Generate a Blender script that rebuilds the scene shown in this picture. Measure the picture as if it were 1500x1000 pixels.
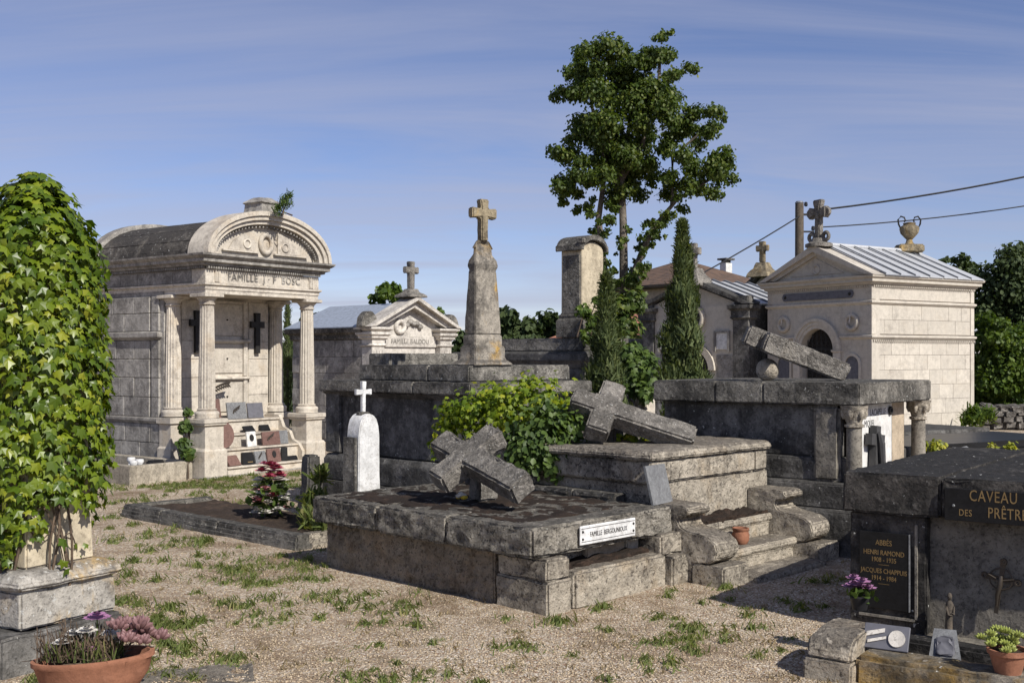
import bpy, bmesh, math, random
import numpy as np
from mathutils import Vector, Matrix, noise
random.seed(7); rng = np.random.default_rng(11)
for o in list(bpy.data.objects): bpy.data.objects.remove(o)
scn = bpy.context.scene
col = scn.collection
R = math.radians
# ------------------------------------------------------------------ camera
F, HY, HC = 1620.0, 524.0, 1.65          # focal length in photo pixels, horizon row, eye height
cam = bpy.data.cameras.new('camera'); co = bpy.data.objects.new('camera', cam); col.objects.link(co)
co.location = (0, 0, HC); co.rotation_euler = (R(90), 0, 0)
cam.sensor_width = 36; cam.lens = 36 * F / 1500; cam.shift_y = (HY - 500) / 1500
cam.clip_end = 3000; scn.camera = co
# ------------------------------------------------------------------ sky and sun
SUN_AZ, SUN_EL = 39.0, 41.0               # azimuth to the right of straight behind the camera
sd = Vector((math.sin(R(SUN_AZ)) * math.cos(R(SUN_EL)), -math.cos(R(SUN_AZ)) * math.cos(R(SUN_EL)), math.sin(R(SUN_EL))))
w = bpy.data.worlds.new('World'); scn.world = w; w.use_nodes = True
nt = w.node_tree; nt.nodes.clear()
out = nt.nodes.new('ShaderNodeOutputWorld'); bg = nt.nodes.new('ShaderNodeBackground')
sky = nt.nodes.new('ShaderNodeTexSky'); sky.sky_type = 'NISHITA'; sky.sun_disc = False
sky.sun_elevation = R(SUN_EL); sky.sun_rotation = math.atan2(sd.x, sd.y); sky.air_density = .85; sky.dust_density = 0.1; sky.ozone_density = 2.0
tc = nt.nodes.new('ShaderNodeTexCoord'); mp = nt.nodes.new('ShaderNodeMapping')
mp.inputs['Rotation'].default_value = (0, 0, R(-58)); mp.inputs['Scale'].default_value = (.40, 1.9, 1.0); mp.inputs['Location'].default_value = (3.3, 1.2, 0)
nz = nt.nodes.new('ShaderNodeTexNoise'); nz.inputs['Scale'].default_value = 1.1; nz.inputs['Detail'].default_value = 8; nz.inputs['Roughness'].default_value = .58
nz.inputs['Distortion'].default_value = .9
rp = nt.nodes.new('ShaderNodeValToRGB'); rp.color_ramp.elements[0].position = .34; rp.color_ramp.elements[1].position = .74
rp.color_ramp.elements[1].color = (.72, .72, .72, 1)
tint = nt.nodes.new('ShaderNodeMix'); tint.data_type = 'RGBA'; tint.blend_type = 'MULTIPLY'; tint.inputs[0].default_value = 1
tint.inputs[7].default_value = (1.0, .94, 1.13, 1)
mx = nt.nodes.new('ShaderNodeMix'); mx.data_type = 'RGBA'; mx.inputs[7].default_value = (4.7, 4.9, 6.3, 1)
L_ = nt.links.new
sxw = nt.nodes.new('ShaderNodeSeparateXYZ'); cbw = nt.nodes.new('ShaderNodeCombineXYZ'); adw = nt.nodes.new('ShaderNodeMath'); adw.operation = 'ADD'; adw.inputs[1].default_value = .16
L_(tc.outputs['Generated'], sxw.inputs[0]); L_(sxw.outputs[2], adw.inputs[0])
for i_ in (0, 1):
    dv = nt.nodes.new('ShaderNodeMath'); dv.operation = 'DIVIDE'; L_(sxw.outputs[i_], dv.inputs[0]); L_(adw.outputs[0], dv.inputs[1]); L_(dv.outputs[0], cbw.inputs[i_])
L_(cbw.outputs[0], mp.inputs[0]); L_(mp.outputs[0], nz.inputs['Vector']); L_(nz.outputs[0], rp.inputs[0])
L_(sky.outputs[0], tint.inputs[6]); L_(tint.outputs[2], mx.inputs[6]); L_(rp.outputs[0], mx.inputs[0]); L_(mx.outputs[2], bg.inputs[0]); L_(bg.outputs[0], out.inputs[0])
bg.inputs[1].default_value = .083
sl = bpy.data.lights.new('sun', 'SUN'); sl.energy = 5.0; sl.angle = R(.5); sl.color = (1, .95, .87)
so = bpy.data.objects.new('sun', sl); col.objects.link(so); so.rotation_euler = (-sd).to_track_quat('-Z', 'Y').to_euler(); so.location = (10, -10, 20)
scn.view_settings.view_transform = 'Standard'; scn.view_settings.look = 'None'; scn.view_settings.gamma = 1
scn.view_settings.exposure = .2
scn.render.engine = 'CYCLES'
# ------------------------------------------------------------------ pixel helpers (photo pixels -> place)
def G(px, py, z=0):
    D = (HC - z) * F / (py - HY); return ((px - 750) * D / F, D)
def at(px, py, D): return ((px - 750) * D / F, D, HC - (py - HY) * D / F)
class Frame:
    """local x = along the right-hand face, y = along the left-hand face going back, z up"""
    def __init__(s, o, th): s.o = o; s.rz = R(90 - th)
    def pt(s, x, y, z=0):
        c, k = math.cos(s.rz), math.sin(s.rz); return Vector((s.o[0] + x * c - y * k, s.o[1] + x * k + y * c, z))
    def root(s, name, label, cat, group=None):
        o = empty(name, label, cat, group); o.location = (s.o[0], s.o[1], 0); o.rotation_euler = (0, 0, s.rz); return o
# ------------------------------------------------------------------ materials
M = {}
def newmat(name, rough=.85, spec=.3):
    m = bpy.data.materials.new(name); m.use_nodes = True; b = m.node_tree.nodes['Principled BSDF']
    b.inputs['Roughness'].default_value = rough; b.inputs['Specular IOR Level'].default_value = spec; M[name] = m
    return m, m.node_tree, b
def node(t, ty, **kw):
    n = t.nodes.new(ty)
    for k, v in kw.items(): setattr(n, k, v)
    return n
def mixc(t, fac, a, b, blend='MIX'):
    n = node(t, 'ShaderNodeMix', data_type='RGBA', blend_type=blend)
    for sock, v in ((n.inputs[0], fac), (n.inputs[6], a), (n.inputs[7], b)):
        if hasattr(v, 'is_output'): t.links.new(v, sock)
        elif isinstance(v, (int, float)): sock.default_value = v
        else: sock.default_value = (*v, 1)
    return n.outputs[2]
def noise_(t, vec, scale, detail=6, rough=.6, dist=0):
    n = node(t, 'ShaderNodeTexNoise'); n.inputs['Scale'].default_value = scale; n.inputs['Detail'].default_value = detail
    n.inputs['Roughness'].default_value = rough; n.inputs['Distortion'].default_value = dist
    if vec is not None: t.links.new(vec, n.inputs['Vector'])
    return n.outputs[0]
def ramp(t, v, a, b, lo=0., hi=1.):
    n = node(t, 'ShaderNodeMapRange'); n.interpolation_type = 'SMOOTHSTEP'
    t.links.new(v, n.inputs[0]); n.inputs[1].default_value = a; n.inputs[2].default_value = b; n.inputs[3].default_value = lo; n.inputs[4].default_value = hi
    return n.outputs[0]
def math_(t, op, a, b=None):
    n = node(t, 'ShaderNodeMath', operation=op)
    for i, v in enumerate((a, b)):
        if v is None: continue
        if hasattr(v, 'is_output'): t.links.new(v, n.inputs[i])
        else: n.inputs[i].default_value = v
    return n.outputs[0]
def stone(name, base, dark, amt=.5, top=.5, streak=.4, speck=.5, warm=None, warm_amt=.0, white=.0, bump=.6, scale=1., rough=.9, grain=1., pit=.5, bd=.02, mott=.64):
    """weathered limestone: crust patches, rain streaks, lichen specks; black growth sits on ledges and tops"""
    m, t, b = newmat(name, rough, .2)
    g = node(t, 'ShaderNodeNewGeometry'); pos = g.outputs['Position']
    oi = node(t, 'ShaderNodeObjectInfo')
    n1 = noise_(t, pos, 1.7 * scale, 8, .62, .3); n2 = noise_(t, pos, 9 * scale, 8, .7, .2); n3 = noise_(t, pos, 55 * scale, 5, .7)
    mpn = node(t, 'ShaderNodeMapping'); t.links.new(pos, mpn.inputs[0]); mpn.inputs['Scale'].default_value = (7, 7, .55)
    n4 = noise_(t, mpn.outputs[0], 1.5 * scale, 5, .6)
    n5 = noise_(t, pos, 22 * scale, 3, .5)
    sx = node(t, 'ShaderNodeSeparateXYZ'); t.links.new(g.outputs['Normal'], sx.inputs[0])
    up = ramp(t, sx.outputs[2], .35, .9)
    # crust amount
    a = math_(t, 'ADD', math_(t, 'MULTIPLY', n1, .62), math_(t, 'MULTIPLY', n2, .38))
    th = .62 - .3 * amt
    k = ramp(t, math_(t, 'ADD', a, math_(t, 'MULTIPLY', up, .16 * top)), th - .09, th + .12)
    k = math_(t, 'MULTIPLY', k, min(1, .35 + amt))
    st = math_(t, 'MULTIPLY', ramp(t, n4, .48, .72), streak)
    k = math_(t, 'MINIMUM', math_(t, 'ADD', k, math_(t, 'MULTIPLY', st, .8)), 1.)
    c = mixc(t, ramp(t, n2, .34, .68), tuple(v * 1.06 for v in base), tuple(v * mott for v in base))
    c = mixc(t, math_(t, 'MULTIPLY', oi.outputs['Random'], .42), c, tuple(v * .62 for v in base))
    if warm: c = mixc(t, math_(t, 'MULTIPLY', ramp(t, noise_(t, pos, 2.6 * scale, 6, .65, .5), .5, .68), warm_amt), c, warm)
    c = mixc(t, k, c, dark)
    sp = ramp(t, n5, .60, .72, 0, speck); c = mixc(t, sp, c, tuple(min(1, v * 1.25 + .03) for v in base))
    sp2 = ramp(t, n3, .53, .66, 0, .6 * grain); c = mixc(t, sp2, c, tuple(v * .5 for v in dark))
    n6 = noise_(t, pos, 30 * scale, 4, .75); c = mixc(t, ramp(t, math_(t, 'ADD', n6, math_(t, 'MULTIPLY', n1, .35)), .72, .80, 0, pit), c, tuple(v * .8 for v in dark))
    if white: c = mixc(t, ramp(t, noise_(t, pos, 24 * scale, 3, .6), .70 - .08 * white, .74 - .08 * white, 0, .75), c, (.55, .55, .52))
    t.links.new(c, b.inputs['Base Color'])
    bp = node(t, 'ShaderNodeBump'); bp.inputs['Strength'].default_value = bump; bp.inputs['Distance'].default_value = bd
    h = math_(t, 'ADD', math_(t, 'ADD', math_(t, 'MULTIPLY', n2, .7), math_(t, 'MULTIPLY', n5, .55)), math_(t, 'MULTIPLY', n3, .4))
    t.links.new(h, bp.inputs['Height']); t.links.new(bp.outputs[0], b.inputs['Normal'])
    return m
stone('lime_lit', (.61, .555, .47), (.20, .17, .145), amt=.14, top=.9, streak=.25, speck=.1, warm=(.50, .38, .24), warm_amt=.35, bump=.35, grain=.4, pit=.35, mott=.8)  # paler copy for the sunlit front, sunlight put into its colour
stone('lime_side', (.43, .405, .365), (.13, .12, .11), amt=.38, top=.6, streak=.35, speck=.2, bump=.45, grain=.7)  # darker copy of lime_lit, side-wall shade put into its colour, plus more crust
stone('lime_chapel', (.58, .535, .46), (.26, .23, .20), amt=.1, top=.9, streak=.12, speck=.05, warm=(.50, .44, .35), warm_amt=.3, bump=.2, grain=.25, pit=.2, mott=.86)
stone('lime_pale', (.66, .62, .56), (.2, .18, .16), amt=.12, top=.8, streak=.2, speck=.1, bump=.3, grain=.4)
stone('tomb_light', (.50, .445, .36), (.07, .06, .052), amt=.30, top=1.1, streak=.2, speck=.5, warm=(.40, .28, .15), warm_amt=.3, bump=1., pit=.8, bd=.035)
stone('tomb_warm', (.41, .345, .265), (.10, .08, .06), amt=.25, top=.6, streak=.15, speck=.4, warm=(.42, .27, .14), warm_amt=.4, bump=1., pit=.7, bd=.06)
stone('tomb_rough', (.42, .385, .325), (.065, .06, .053), amt=.34, top=1., streak=.5, speck=.7, white=.25, bump=1., pit=.9, bd=.07)
stone('tomb_grey', (.30, .28, .245), (.055, .052, .047), amt=.46, top=1., streak=.3, speck=.6, white=.3, bump=1., pit=.7, bd=.04)
stone('tomb_dark', (.22, .21, .195), (.045, .043, .04), amt=.5, top=.8, streak=.45, speck=.3, white=.2, bump=.8)
stone('cross_grey', (.33, .305, .27), (.07, .065, .058), amt=.3, top=.5, streak=.1, speck=.8, white=.5, bump=1., pit=.6, bd=.04, scale=1.7)
stone('obelisk', (.40, .36, .30), (.06, .055, .05), amt=.46, top=1., streak=.5, speck=.3, warm=(.50, .30, .06), warm_amt=.95, bump=.7)
stone('ochre_cross', (.36, .30, .20), (.08, .065, .045), amt=.4, top=1., streak=.3, speck=.4, warm=(.45, .29, .08), warm_amt=.9, bump=.9)
stone('stele_cream', (.60, .52, .38), (.22, .18, .13), amt=.12, top=1., streak=.2, speck=.1, bump=.2, grain=.4)
stone('lichen', (.47, .44, .39), (.12, .11, .10), amt=.3, top=.7, streak=.2, speck=.5, warm=(.55, .33, .05), warm_amt=.8, white=.9, bump=.9)
stone('kerb_lichen', (.33, .29, .235), (.06, .055, .045), amt=.45, top=.4, streak=.2, speck=.5, warm=(.42, .25, .04), warm_amt=.8, white=.3, bump=1.)
stone('concrete', (.45, .40, .32), (.16, .14, .11), amt=.2, top=.4, streak=.5, speck=.1, bump=.3)
stone('roof_stone', (.21, .19, .165), (.045, .041, .038), amt=.62, top=.5, streak=.1, speck=.15, white=.45, bump=.9)
stone('caveau', (.13, .118, .105), (.022, .021, .02), amt=.62, top=.5, streak=.2, speck=.4, white=.25, bump=1.)
stone('caveau_wall', (.27, .245, .205), (.05, .045, .04), amt=.25, top=.3, streak=.35, speck=.2, bump=.5)
stone('rubble', (.36, .33, .29), (.06, .055, .05), amt=.45, top=.5, streak=.1, speck=.5, white=.5, bump=1.)
stone('white_paint', (.80, .80, .79), (.45, .43, .40), amt=.05, top=.6, streak=.12, speck=.1, bump=.25, grain=.5)
stone('white_panel', (.80, .79, .76), (.5, .48, .45), amt=.02, top=.2, streak=.06, speck=.0, bump=.05, grain=.2)
stone('plaster', (.55, .45, .33), (.3, .25, .19), amt=.2, top=.3, streak=.2, speck=.1, bump=.2)
stone('earth', (.10, .068, .048), (.035, .026, .02), amt=.5, top=.3, streak=0, speck=.3, bump=1., scale=2)
stone('moss_dark', (.07, .045, .032), (.022, .017, .014), amt=.5, top=.3, streak=0, speck=.2, bump=1., scale=3)
stone('terracotta', (.36, .165, .10), (.25, .11, .07), amt=.2, top=.3, streak=.2, speck=.25, bump=.25, grain=.4)
stone('granite_red', (.21, .125, .105), (.12, .07, .06), amt=.3, top=.1, streak=0, speck=.3, bump=.05, scale=4, rough=.45)
stone('granite_grey', (.24, .245, .25), (.12, .12, .125), amt=.3, top=.1, streak=.1, speck=.4, bump=.08, scale=4, rough=.5)
stone('granite_black', (.018, .018, .019), (.01, .01, .01), amt=.3, top=.1, streak=0, speck=.1, bump=.03, scale=4, rough=.35)
stone('wood', (.16, .13, .10), (.07, .06, .05), amt=.4, top=.2, streak=.8, speck=.1, bump=.5)
stone('bark', (.22, .19, .155), (.06, .05, .04), amt=.5, top=.1, streak=.4, speck=.4, bump=1.)
stone('twig', (.16, .115, .08), (.06, .045, .035), amt=.4, top=.1, streak=.1, speck=.2, bump=.5)
def plain(name, c, rough=.6, metal=0., spec=.4):
    m, t, b = newmat(name, rough, spec); b.inputs['Metallic'].default_value = metal
    g = node(t, 'ShaderNodeNewGeometry'); n = noise_(t, g.outputs['Position'], 14, 5, .6)
    t.links.new(mixc(t, ramp(t, n, .3, .75), c, tuple(v * .7 for v in c)), b.inputs['Base Color'])
    t.links.new(ramp(t, n, .3, .7, max(.05, rough - .12), min(1, rough + .12)), b.inputs['Roughness']); return m
plain('iron', (.022, .020, .019), .55); plain('bronze', (.10, .082, .065), .45, .6); plain('zinc', (.56, .57, .58), .5, .3)
plain('zinc_dark', (.20, .21, .23), .5, .4); plain('sheet_grey', (.33, .37, .43), .5, .2); plain('gold', (.30, .20, .085), .6, .3)
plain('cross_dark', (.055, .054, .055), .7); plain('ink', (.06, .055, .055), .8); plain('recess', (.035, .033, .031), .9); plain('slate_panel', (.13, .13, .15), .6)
plain('pink_petal', (.55, .10, .17), .6); plain('white_petal', (.75, .72, .66), .6); plain('mauve_petal', (.42, .20, .36), .6); plain('purple_dark', (.07, .02, .06), .6)
plain('rose_petal', (.55, .26, .27), .6); plain('yellow_petal', (.70, .50, .05), .6); plain('succulent_mauve', (.22, .12, .12), .55); plain('succulent_green', (.30, .34, .08), .5)
plain('black_plastic', (.02, .02, .022), .4); plain('shutter', (.45, .49, .60), .6); plain('cable', (.02, .02, .022), .6)
def tiles(name, c1, c2):
    m, t, b = newmat(name, .85, .2); g = node(t, 'ShaderNodeNewGeometry'); oi = node(t, 'ShaderNodeTexCoord')
    wv = node(t, 'ShaderNodeTexWave'); wv.inputs['Scale'].default_value = 1.6; wv.inputs['Distortion'].default_value = .6; t.links.new(oi.outputs['Object'], wv.inputs[0])
    n = noise_(t, g.outputs['Position'], 3, 6, .7)
    c = mixc(t, ramp(t, n, .35, .7), c1, c2); t.links.new(c, b.inputs['Base Color'])
    bp = node(t, 'ShaderNodeBump'); bp.inputs['Distance'].default_value = .05; t.links.new(wv.outputs[0], bp.inputs['Height']); t.links.new(bp.outputs[0], b.inputs['Normal'])
tiles('tile_brown', (.15, .098, .07), (.085, .062, .05)); tiles('tile_red', (.42, .19, .12), (.30, .15, .10))
def foliage(name, c1, c2, c3=None, trans=.35, rough=.5, spec=.35):
    m, t, b = newmat(name, rough, spec); g = node(t, 'ShaderNodeNewGeometry'); oi = node(t, 'ShaderNodeObjectInfo')
    n = noise_(t, g.outputs['Position'], 2.2, 4, .6)
    r = math_(t, 'FRACT', math_(t, 'ADD', g.outputs['Random Per Island'], oi.outputs['Random']))
    v = math_(t, 'ADD', math_(t, 'MULTIPLY', r, .6), math_(t, 'MULTIPLY', n, .4))
    c = mixc(t, ramp(t, v, .2, .75), c1, c2)
    if c3: c = mixc(t, ramp(t, v, .68, .8), c, c3)
    t.links.new(c, b.inputs['Base Color'])
    tr = node(t, 'ShaderNodeBsdfTranslucent'); ms = node(t, 'ShaderNodeMixShader'); ms.inputs[0].default_value = trans
    t.links.new(mixc(t, 1., c, (1.5, 1.5, .6), 'MULTIPLY'), tr.inputs[0]); o = t.nodes['Material Output']
    t.links.new(b.outputs[0], ms.inputs[1]); t.links.new(tr.outputs[0], ms.inputs[2]); t.links.new(ms.outputs[0], o.inputs[0])
foliage('ivy', (.06, .105, .007), (.16, .215, .013), (.26, .28, .025), .3, .38, .45)
foliage('tree_leaf', (.04, .07, .013), (.095, .135, .026), (.16, .19, .045), .38)
foliage('vine', (.10, .16, .010), (.22, .28, .018), (.36, .36, .03), .4)
foliage('shrub', (.045, .08, .018), (.095, .145, .03), None, .3)
foliage('cypress', (.055, .08, .028), (.115, .145, .05), (.16, .18, .065), .25, .7)
foliage('far_leaf', (.030, .05, .016), (.062, .088, .028), None, .2, .7)
foliage('bright_leaf', (.05, .09, .014), (.10, .15, .022), (.14, .19, .03), .35)
foliage('grass', (.09, .125, .03), (.17, .20, .06), (.26, .24, .10), .4, .7)
foliage('dry_grass', (.16, .12, .06), (.26, .20, .11), None, .2, .8)
foliage('yellow_weed', (.20, .24, .025), (.38, .36, .04), None, .35)
# ------------------------------------------------------------------ geometry helpers: a geom is (verts, faces)
def tag(o, label, cat, group=None, kind=None):
    if label: o['label'] = label
    if cat: o['category'] = cat
    if group: o['group'] = group
    if kind: o['kind'] = kind
    return o
def empty(name, label, cat, group=None):
    o = bpy.data.objects.new(name, None); col.objects.link(o); o.empty_display_size = .1; return tag(o, label, cat, group)
def obj(name, g, mat, parent=None, smooth=None, loc=None, rot=None, kind=None):
    if isinstance(g, bpy.types.Mesh): me = g
    else:
        me = bpy.data.meshes.new(name); me.from_pydata([tuple(v) for v in g[0]], [], g[1]); me.update()
        bm = bmesh.new(); bm.from_mesh(me); bmesh.ops.recalc_face_normals(bm, faces=bm.faces); bm.to_mesh(me); bm.free()
        if smooth is not None:
            me.polygons.foreach_set('use_smooth', [True] * len(me.polygons)); me.set_sharp_from_angle(angle=R(smooth))
        me.materials.append(M[mat])
    o = bpy.data.objects.new(name, me); col.objects.link(o)
    if parent: o.parent = parent
    if loc is not None: o.location = loc
    if rot is not None: o.rotation_euler = rot
    if kind: o['kind'] = kind
    return o
def struct(name, g, mat, **k): o = obj(name, g, mat, **k); o['kind'] = 'structure'; return o
def join(*gs):
    V, Fc = [], []
    for g in gs:
        n = len(V); V += list(g[0]); Fc += [tuple(i + n for i in f) for f in g[1]]
    return V, Fc
def shift(g, d): return [(v[0] + d[0], v[1] + d[1], v[2] + d[2]) for v in g[0]], g[1]
def xform(g, m): return [tuple(m @ Vector(v)) for v in g[0]], g[1]
def box(x0, x1, y0, y1, z0, z1, c=.0):
    """box with chamfered edges (c)"""
    if c <= 0:
        v = [(x, y, z) for z in (z0, z1) for x, y in ((x0, y0), (x1, y0), (x1, y1), (x0, y1))]
        return v, [(3, 2, 1, 0), (4, 5, 6, 7), (0, 1, 5, 4), (1, 2, 6, 5), (2, 3, 7, 6), (3, 0, 4, 7)]
    return rect_loft(x0, x1, y0, y1, [(-c, z0), (0, z0 + c), (0, z1 - c), (-c, z1)], cc=c)
def rect_loft(x0, x1, y0, y1, prof, cc=0.):
    """stack of rectangles, each grown by 'out' at height z: plinths, cornices, capitals"""
    V, Fc = [], []; n = 8 if cc > 0 else 4
    for o_, z in prof:
        a, b, c, d = x0 - o_, x1 + o_, y0 - o_, y1 + o_
        if cc > 0: V += [(a + cc, c, z), (b - cc, c, z), (b, c + cc, z), (b, d - cc, z), (b - cc, d, z), (a + cc, d, z), (a, d - cc, z), (a, c + cc, z)]
        else: V += [(a, c, z), (b, c, z), (b, d, z), (a, d, z)]
    for k in range(len(prof) - 1):
        for i in range(n): j = (i + 1) % n; Fc.append((k * n + i, k * n + j, (k + 1) * n + j, (k + 1) * n + i))
    Fc += [tuple(range(n))[::-1], tuple(range((len(prof) - 1) * n, len(prof) * n))]
    return V, Fc
def prism(pts, a0, a1, axis='y'):
    f = {'x': lambda u, v, a: (a, u, v), 'y': lambda u, v, a: (u, a, v), 'z': lambda u, v, a: (u, v, a)}[axis]
    n = len(pts); V = [f(u, v, a0) for u, v in pts] + [f(u, v, a1) for u, v in pts]
    return V, [tuple(range(n))[::-1], tuple(range(n, 2 * n))] + [(i, (i + 1) % n, n + (i + 1) % n, n + i) for i in range(n)]
def band(inner, outer, a0, a1, axis='y', closed=False):
    """solid strip between two matching polylines, extruded from a0 to a1"""
    f = {'x': lambda u, v, a: (a, u, v), 'y': lambda u, v, a: (u, a, v)}[axis]
    n = len(inner); V = [f(*p, a) for a in (a0, a1) for pl in (inner, outer) for p in pl]; Fc = []
    I0, O0, I1, O1 = 0, n, 2 * n, 3 * n
    for i in range(n if closed else n - 1):
        j = (i + 1) % n
        Fc += [(I0 + i, I0 + j, O0 + j, O0 + i), (I1 + i, O1 + i, O1 + j, I1 + j), (O0 + i, O0 + j, O1 + j, O1 + i), (I0 + i, I1 + i, I1 + j, I0 + j)]
    if not closed: Fc += [(I0, O0, O1, I1), (I0 + n - 1, I1 + n - 1, O1 + n - 1, O0 + n - 1)]
    return V, Fc
def arc(cx, cz, rx, rz, a0=0., a1=180., n=20): return [(cx + rx * math.cos(R(a0 + (a1 - a0) * i / n)), cz + rz * math.sin(R(a0 + (a1 - a0) * i / n))) for i in range(n + 1)]
def lathe(prof, n=16, c=(0, 0, 0), flute=0., nf=0, sx=1., sy=1.):
    V, Fc = [], []
    for r, z in prof:
        for i in range(n):
            a = 2 * math.pi * i / n; rr = r * (1 - flute * (.5 + .5 * math.cos(a * nf))) if nf else r
            V.append((c[0] + sx * rr * math.cos(a), c[1] + sy * rr * math.sin(a), c[2] + z))
    for k in range(len(prof) - 1):
        for i in range(n): j = (i + 1) % n; Fc.append((k * n + i, k * n + j, (k + 1) * n + j, (k + 1) * n + i))
    Fc += [tuple(range(n))[::-1], tuple(range((len(prof) - 1) * n, len(prof) * n))]
    return V, Fc
def tube(pts, r, n=6):
    pts = [Vector(p) for p in pts]; rs = r if isinstance(r, (list, tuple)) else [r] * len(pts); V, Fc = [], []
    for i, p in enumerate(pts):
        d = (pts[min(i + 1, len(pts) - 1)] - pts[max(i - 1, 0)]).normalized(); a = d.orthogonal().normalized() if abs(d.z) > .95 else d.cross(Vector((0, 0, 1))).normalized(); b = d.cross(a)
        for k in range(n): t = 2 * math.pi * k / n; V.append(tuple(p + (a * math.cos(t) + b * math.sin(t)) * rs[i]))
    for i in range(len(pts) - 1):
        for k in range(n): j = (k + 1) % n; Fc.append((i * n + k, i * n + j, (i + 1) * n + j, (i + 1) * n + k))
    return V, Fc + [tuple(range(n))[::-1], tuple(range((len(pts) - 1) * n, len(pts) * n))]
def torus(c, r, t, axis='y', n=20, m=8, sx=1., sz=1.):
    V, Fc = [], []
    for i in range(n):
        a = 2 * math.pi * i / n
        for k in range(m):
            b = 2 * math.pi * k / m; u = (r + t * math.cos(b)) * math.cos(a) * sx; v = (r + t * math.cos(b)) * math.sin(a) * sz; d = t * math.sin(b)
            V.append((c[0] + u, c[1] + d, c[2] + v) if axis == 'y' else (c[0] + d, c[1] + u, c[2] + v))
    for i in range(n):
        for k in range(m): Fc.append((i * m + k, ((i + 1) % n) * m + k, ((i + 1) % n) * m + (k + 1) % m, i * m + (k + 1) % m))
    return V, Fc
def hero(g, bevel=.012, cell=.07, amp=.005, freq=9., seed=0, big=0., chip=0.):
    """worn stone: bevelled, cut fine and pushed about by noise so faces and arrises are uneven"""
    bm = bmesh.new(); vs = [bm.verts.new(v) for v in g[0]]
    for f in g[1]:
        try: bm.faces.new([vs[i] for i in f])
        except ValueError: pass
    bmesh.ops.recalc_face_normals(bm, faces=bm.faces)
    if bevel: bmesh.ops.bevel(bm, geom=[e for e in bm.edges if e.calc_face_angle(0) > .5], offset=bevel, segments=2, affect='EDGES', clamp_overlap=True)
    bmesh.ops.triangulate(bm, faces=bm.faces)
    for _ in range(6):
        es = [e for e in bm.edges if e.calc_length() > cell * 1.4]
        if not es: break
        bmesh.ops.subdivide_edges(bm, edges=es, cuts=1); bmesh.ops.triangulate(bm, faces=[f for f in bm.faces if len(f.verts) > 3])
    bm.normal_update(); off = Vector((seed * 3.1, seed * 1.7, seed * .9))
    for v in bm.verts:
        p = v.co + off; d = v.normal * (amp * (noise.fractal(p * freq, .8, 2., 4)) + big * noise.noise(p * 1.6))
        if chip:
            c = noise.noise(p * 5.5 + Vector((9, 4, 2))); d -= v.normal * chip * max(0, c - .25) * 2
        v.co = v.co + d
    V = [tuple(v.co) for v in bm.verts]; bm.verts.index_update(); Fc = [tuple(v.index for v in f.verts) for f in bm.faces]; bm.free()
    return V, Fc
def cross_outline(w, H, za, ha, wa=None, flare=0.):
    """latin cross polygon in (u, z): foot at 0, bar centre za, half span ha"""
    h = w / 2; a = (wa or w) / 2; f = flare
    return [(-h, 0), (h, 0), (h, za - a), (ha, za - a - f), (ha, za + a + f), (h, za + a), (h + f, H), (-h - f, H), (-h, za + a), (-ha, za + a + f), (-ha, za - a - f), (-h, za - a)]
def text_geom(s, size, depth=.004, spacing=1.):
    cu = bpy.data.curves.new('t', 'FONT'); cu.body = s; cu.size = size; cu.extrude = depth; cu.align_x = 'CENTER'; cu.align_y = 'CENTER'; cu.resolution_u = 3; cu.space_character = spacing
    o = bpy.data.objects.new('t', cu); col.objects.link(o); dg = bpy.context.evaluated_depsgraph_get(); me = o.evaluated_get(dg).to_mesh()
    V = [tuple(v.co) for v in me.vertices]; Fc = [tuple(p.vertices) for p in me.polygons]; o.evaluated_get(dg).to_mesh_clear(); bpy.data.objects.remove(o); return V, Fc
def text_on(s, size, c, face, depth=.004, sx=1., spacing=1.):
    """lettering; face '-y' = readable from local -y, '-x' = readable from local -x"""
    V, Fc = text_geom(s, size, depth, spacing)
    if face == '-y': V = [(c[0] + x * sx, c[1] - z, c[2] + y) for x, y, z in V]
    else: V = [(c[0] - z, c[1] - x * sx, c[2] + y) for x, y, z in V]
    return V, Fc
def letters(g, mat, parent, ax=0):
    """one object per letter: islands of the text mesh that overlap along the line of writing"""
    V, Fc = g; par = list(range(len(V)))
    def find(i):
        while par[i] != i: par[i] = par[par[i]]; i = par[i]
        return i
    for f in Fc:
        for i in f[1:]: par[find(i)] = find(f[0])
    isl = {}
    for f in Fc: isl.setdefault(find(f[0]), []).append(f)
    it = sorted(((min(V[i][ax] for f in fs for i in f), max(V[i][ax] for f in fs for i in f), fs) for fs in isl.values()), key=lambda q: q[0]); out_ = []
    for a, b, fs in it:
        if out_ and a < out_[-1][1] - .3 * min(b - a, out_[-1][1] - out_[-1][0]): out_[-1] = (out_[-1][0], max(b, out_[-1][1]), out_[-1][2] + fs)
        else: out_.append((a, b, fs))
    for a, b, fs in out_:
        ids = sorted({i for f in fs for i in f}); mp_ = {i: k for k, i in enumerate(ids)}
        obj('letter', ([V[i] for i in ids], [tuple(mp_[i] for i in f) for f in fs]), mat, parent)
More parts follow.
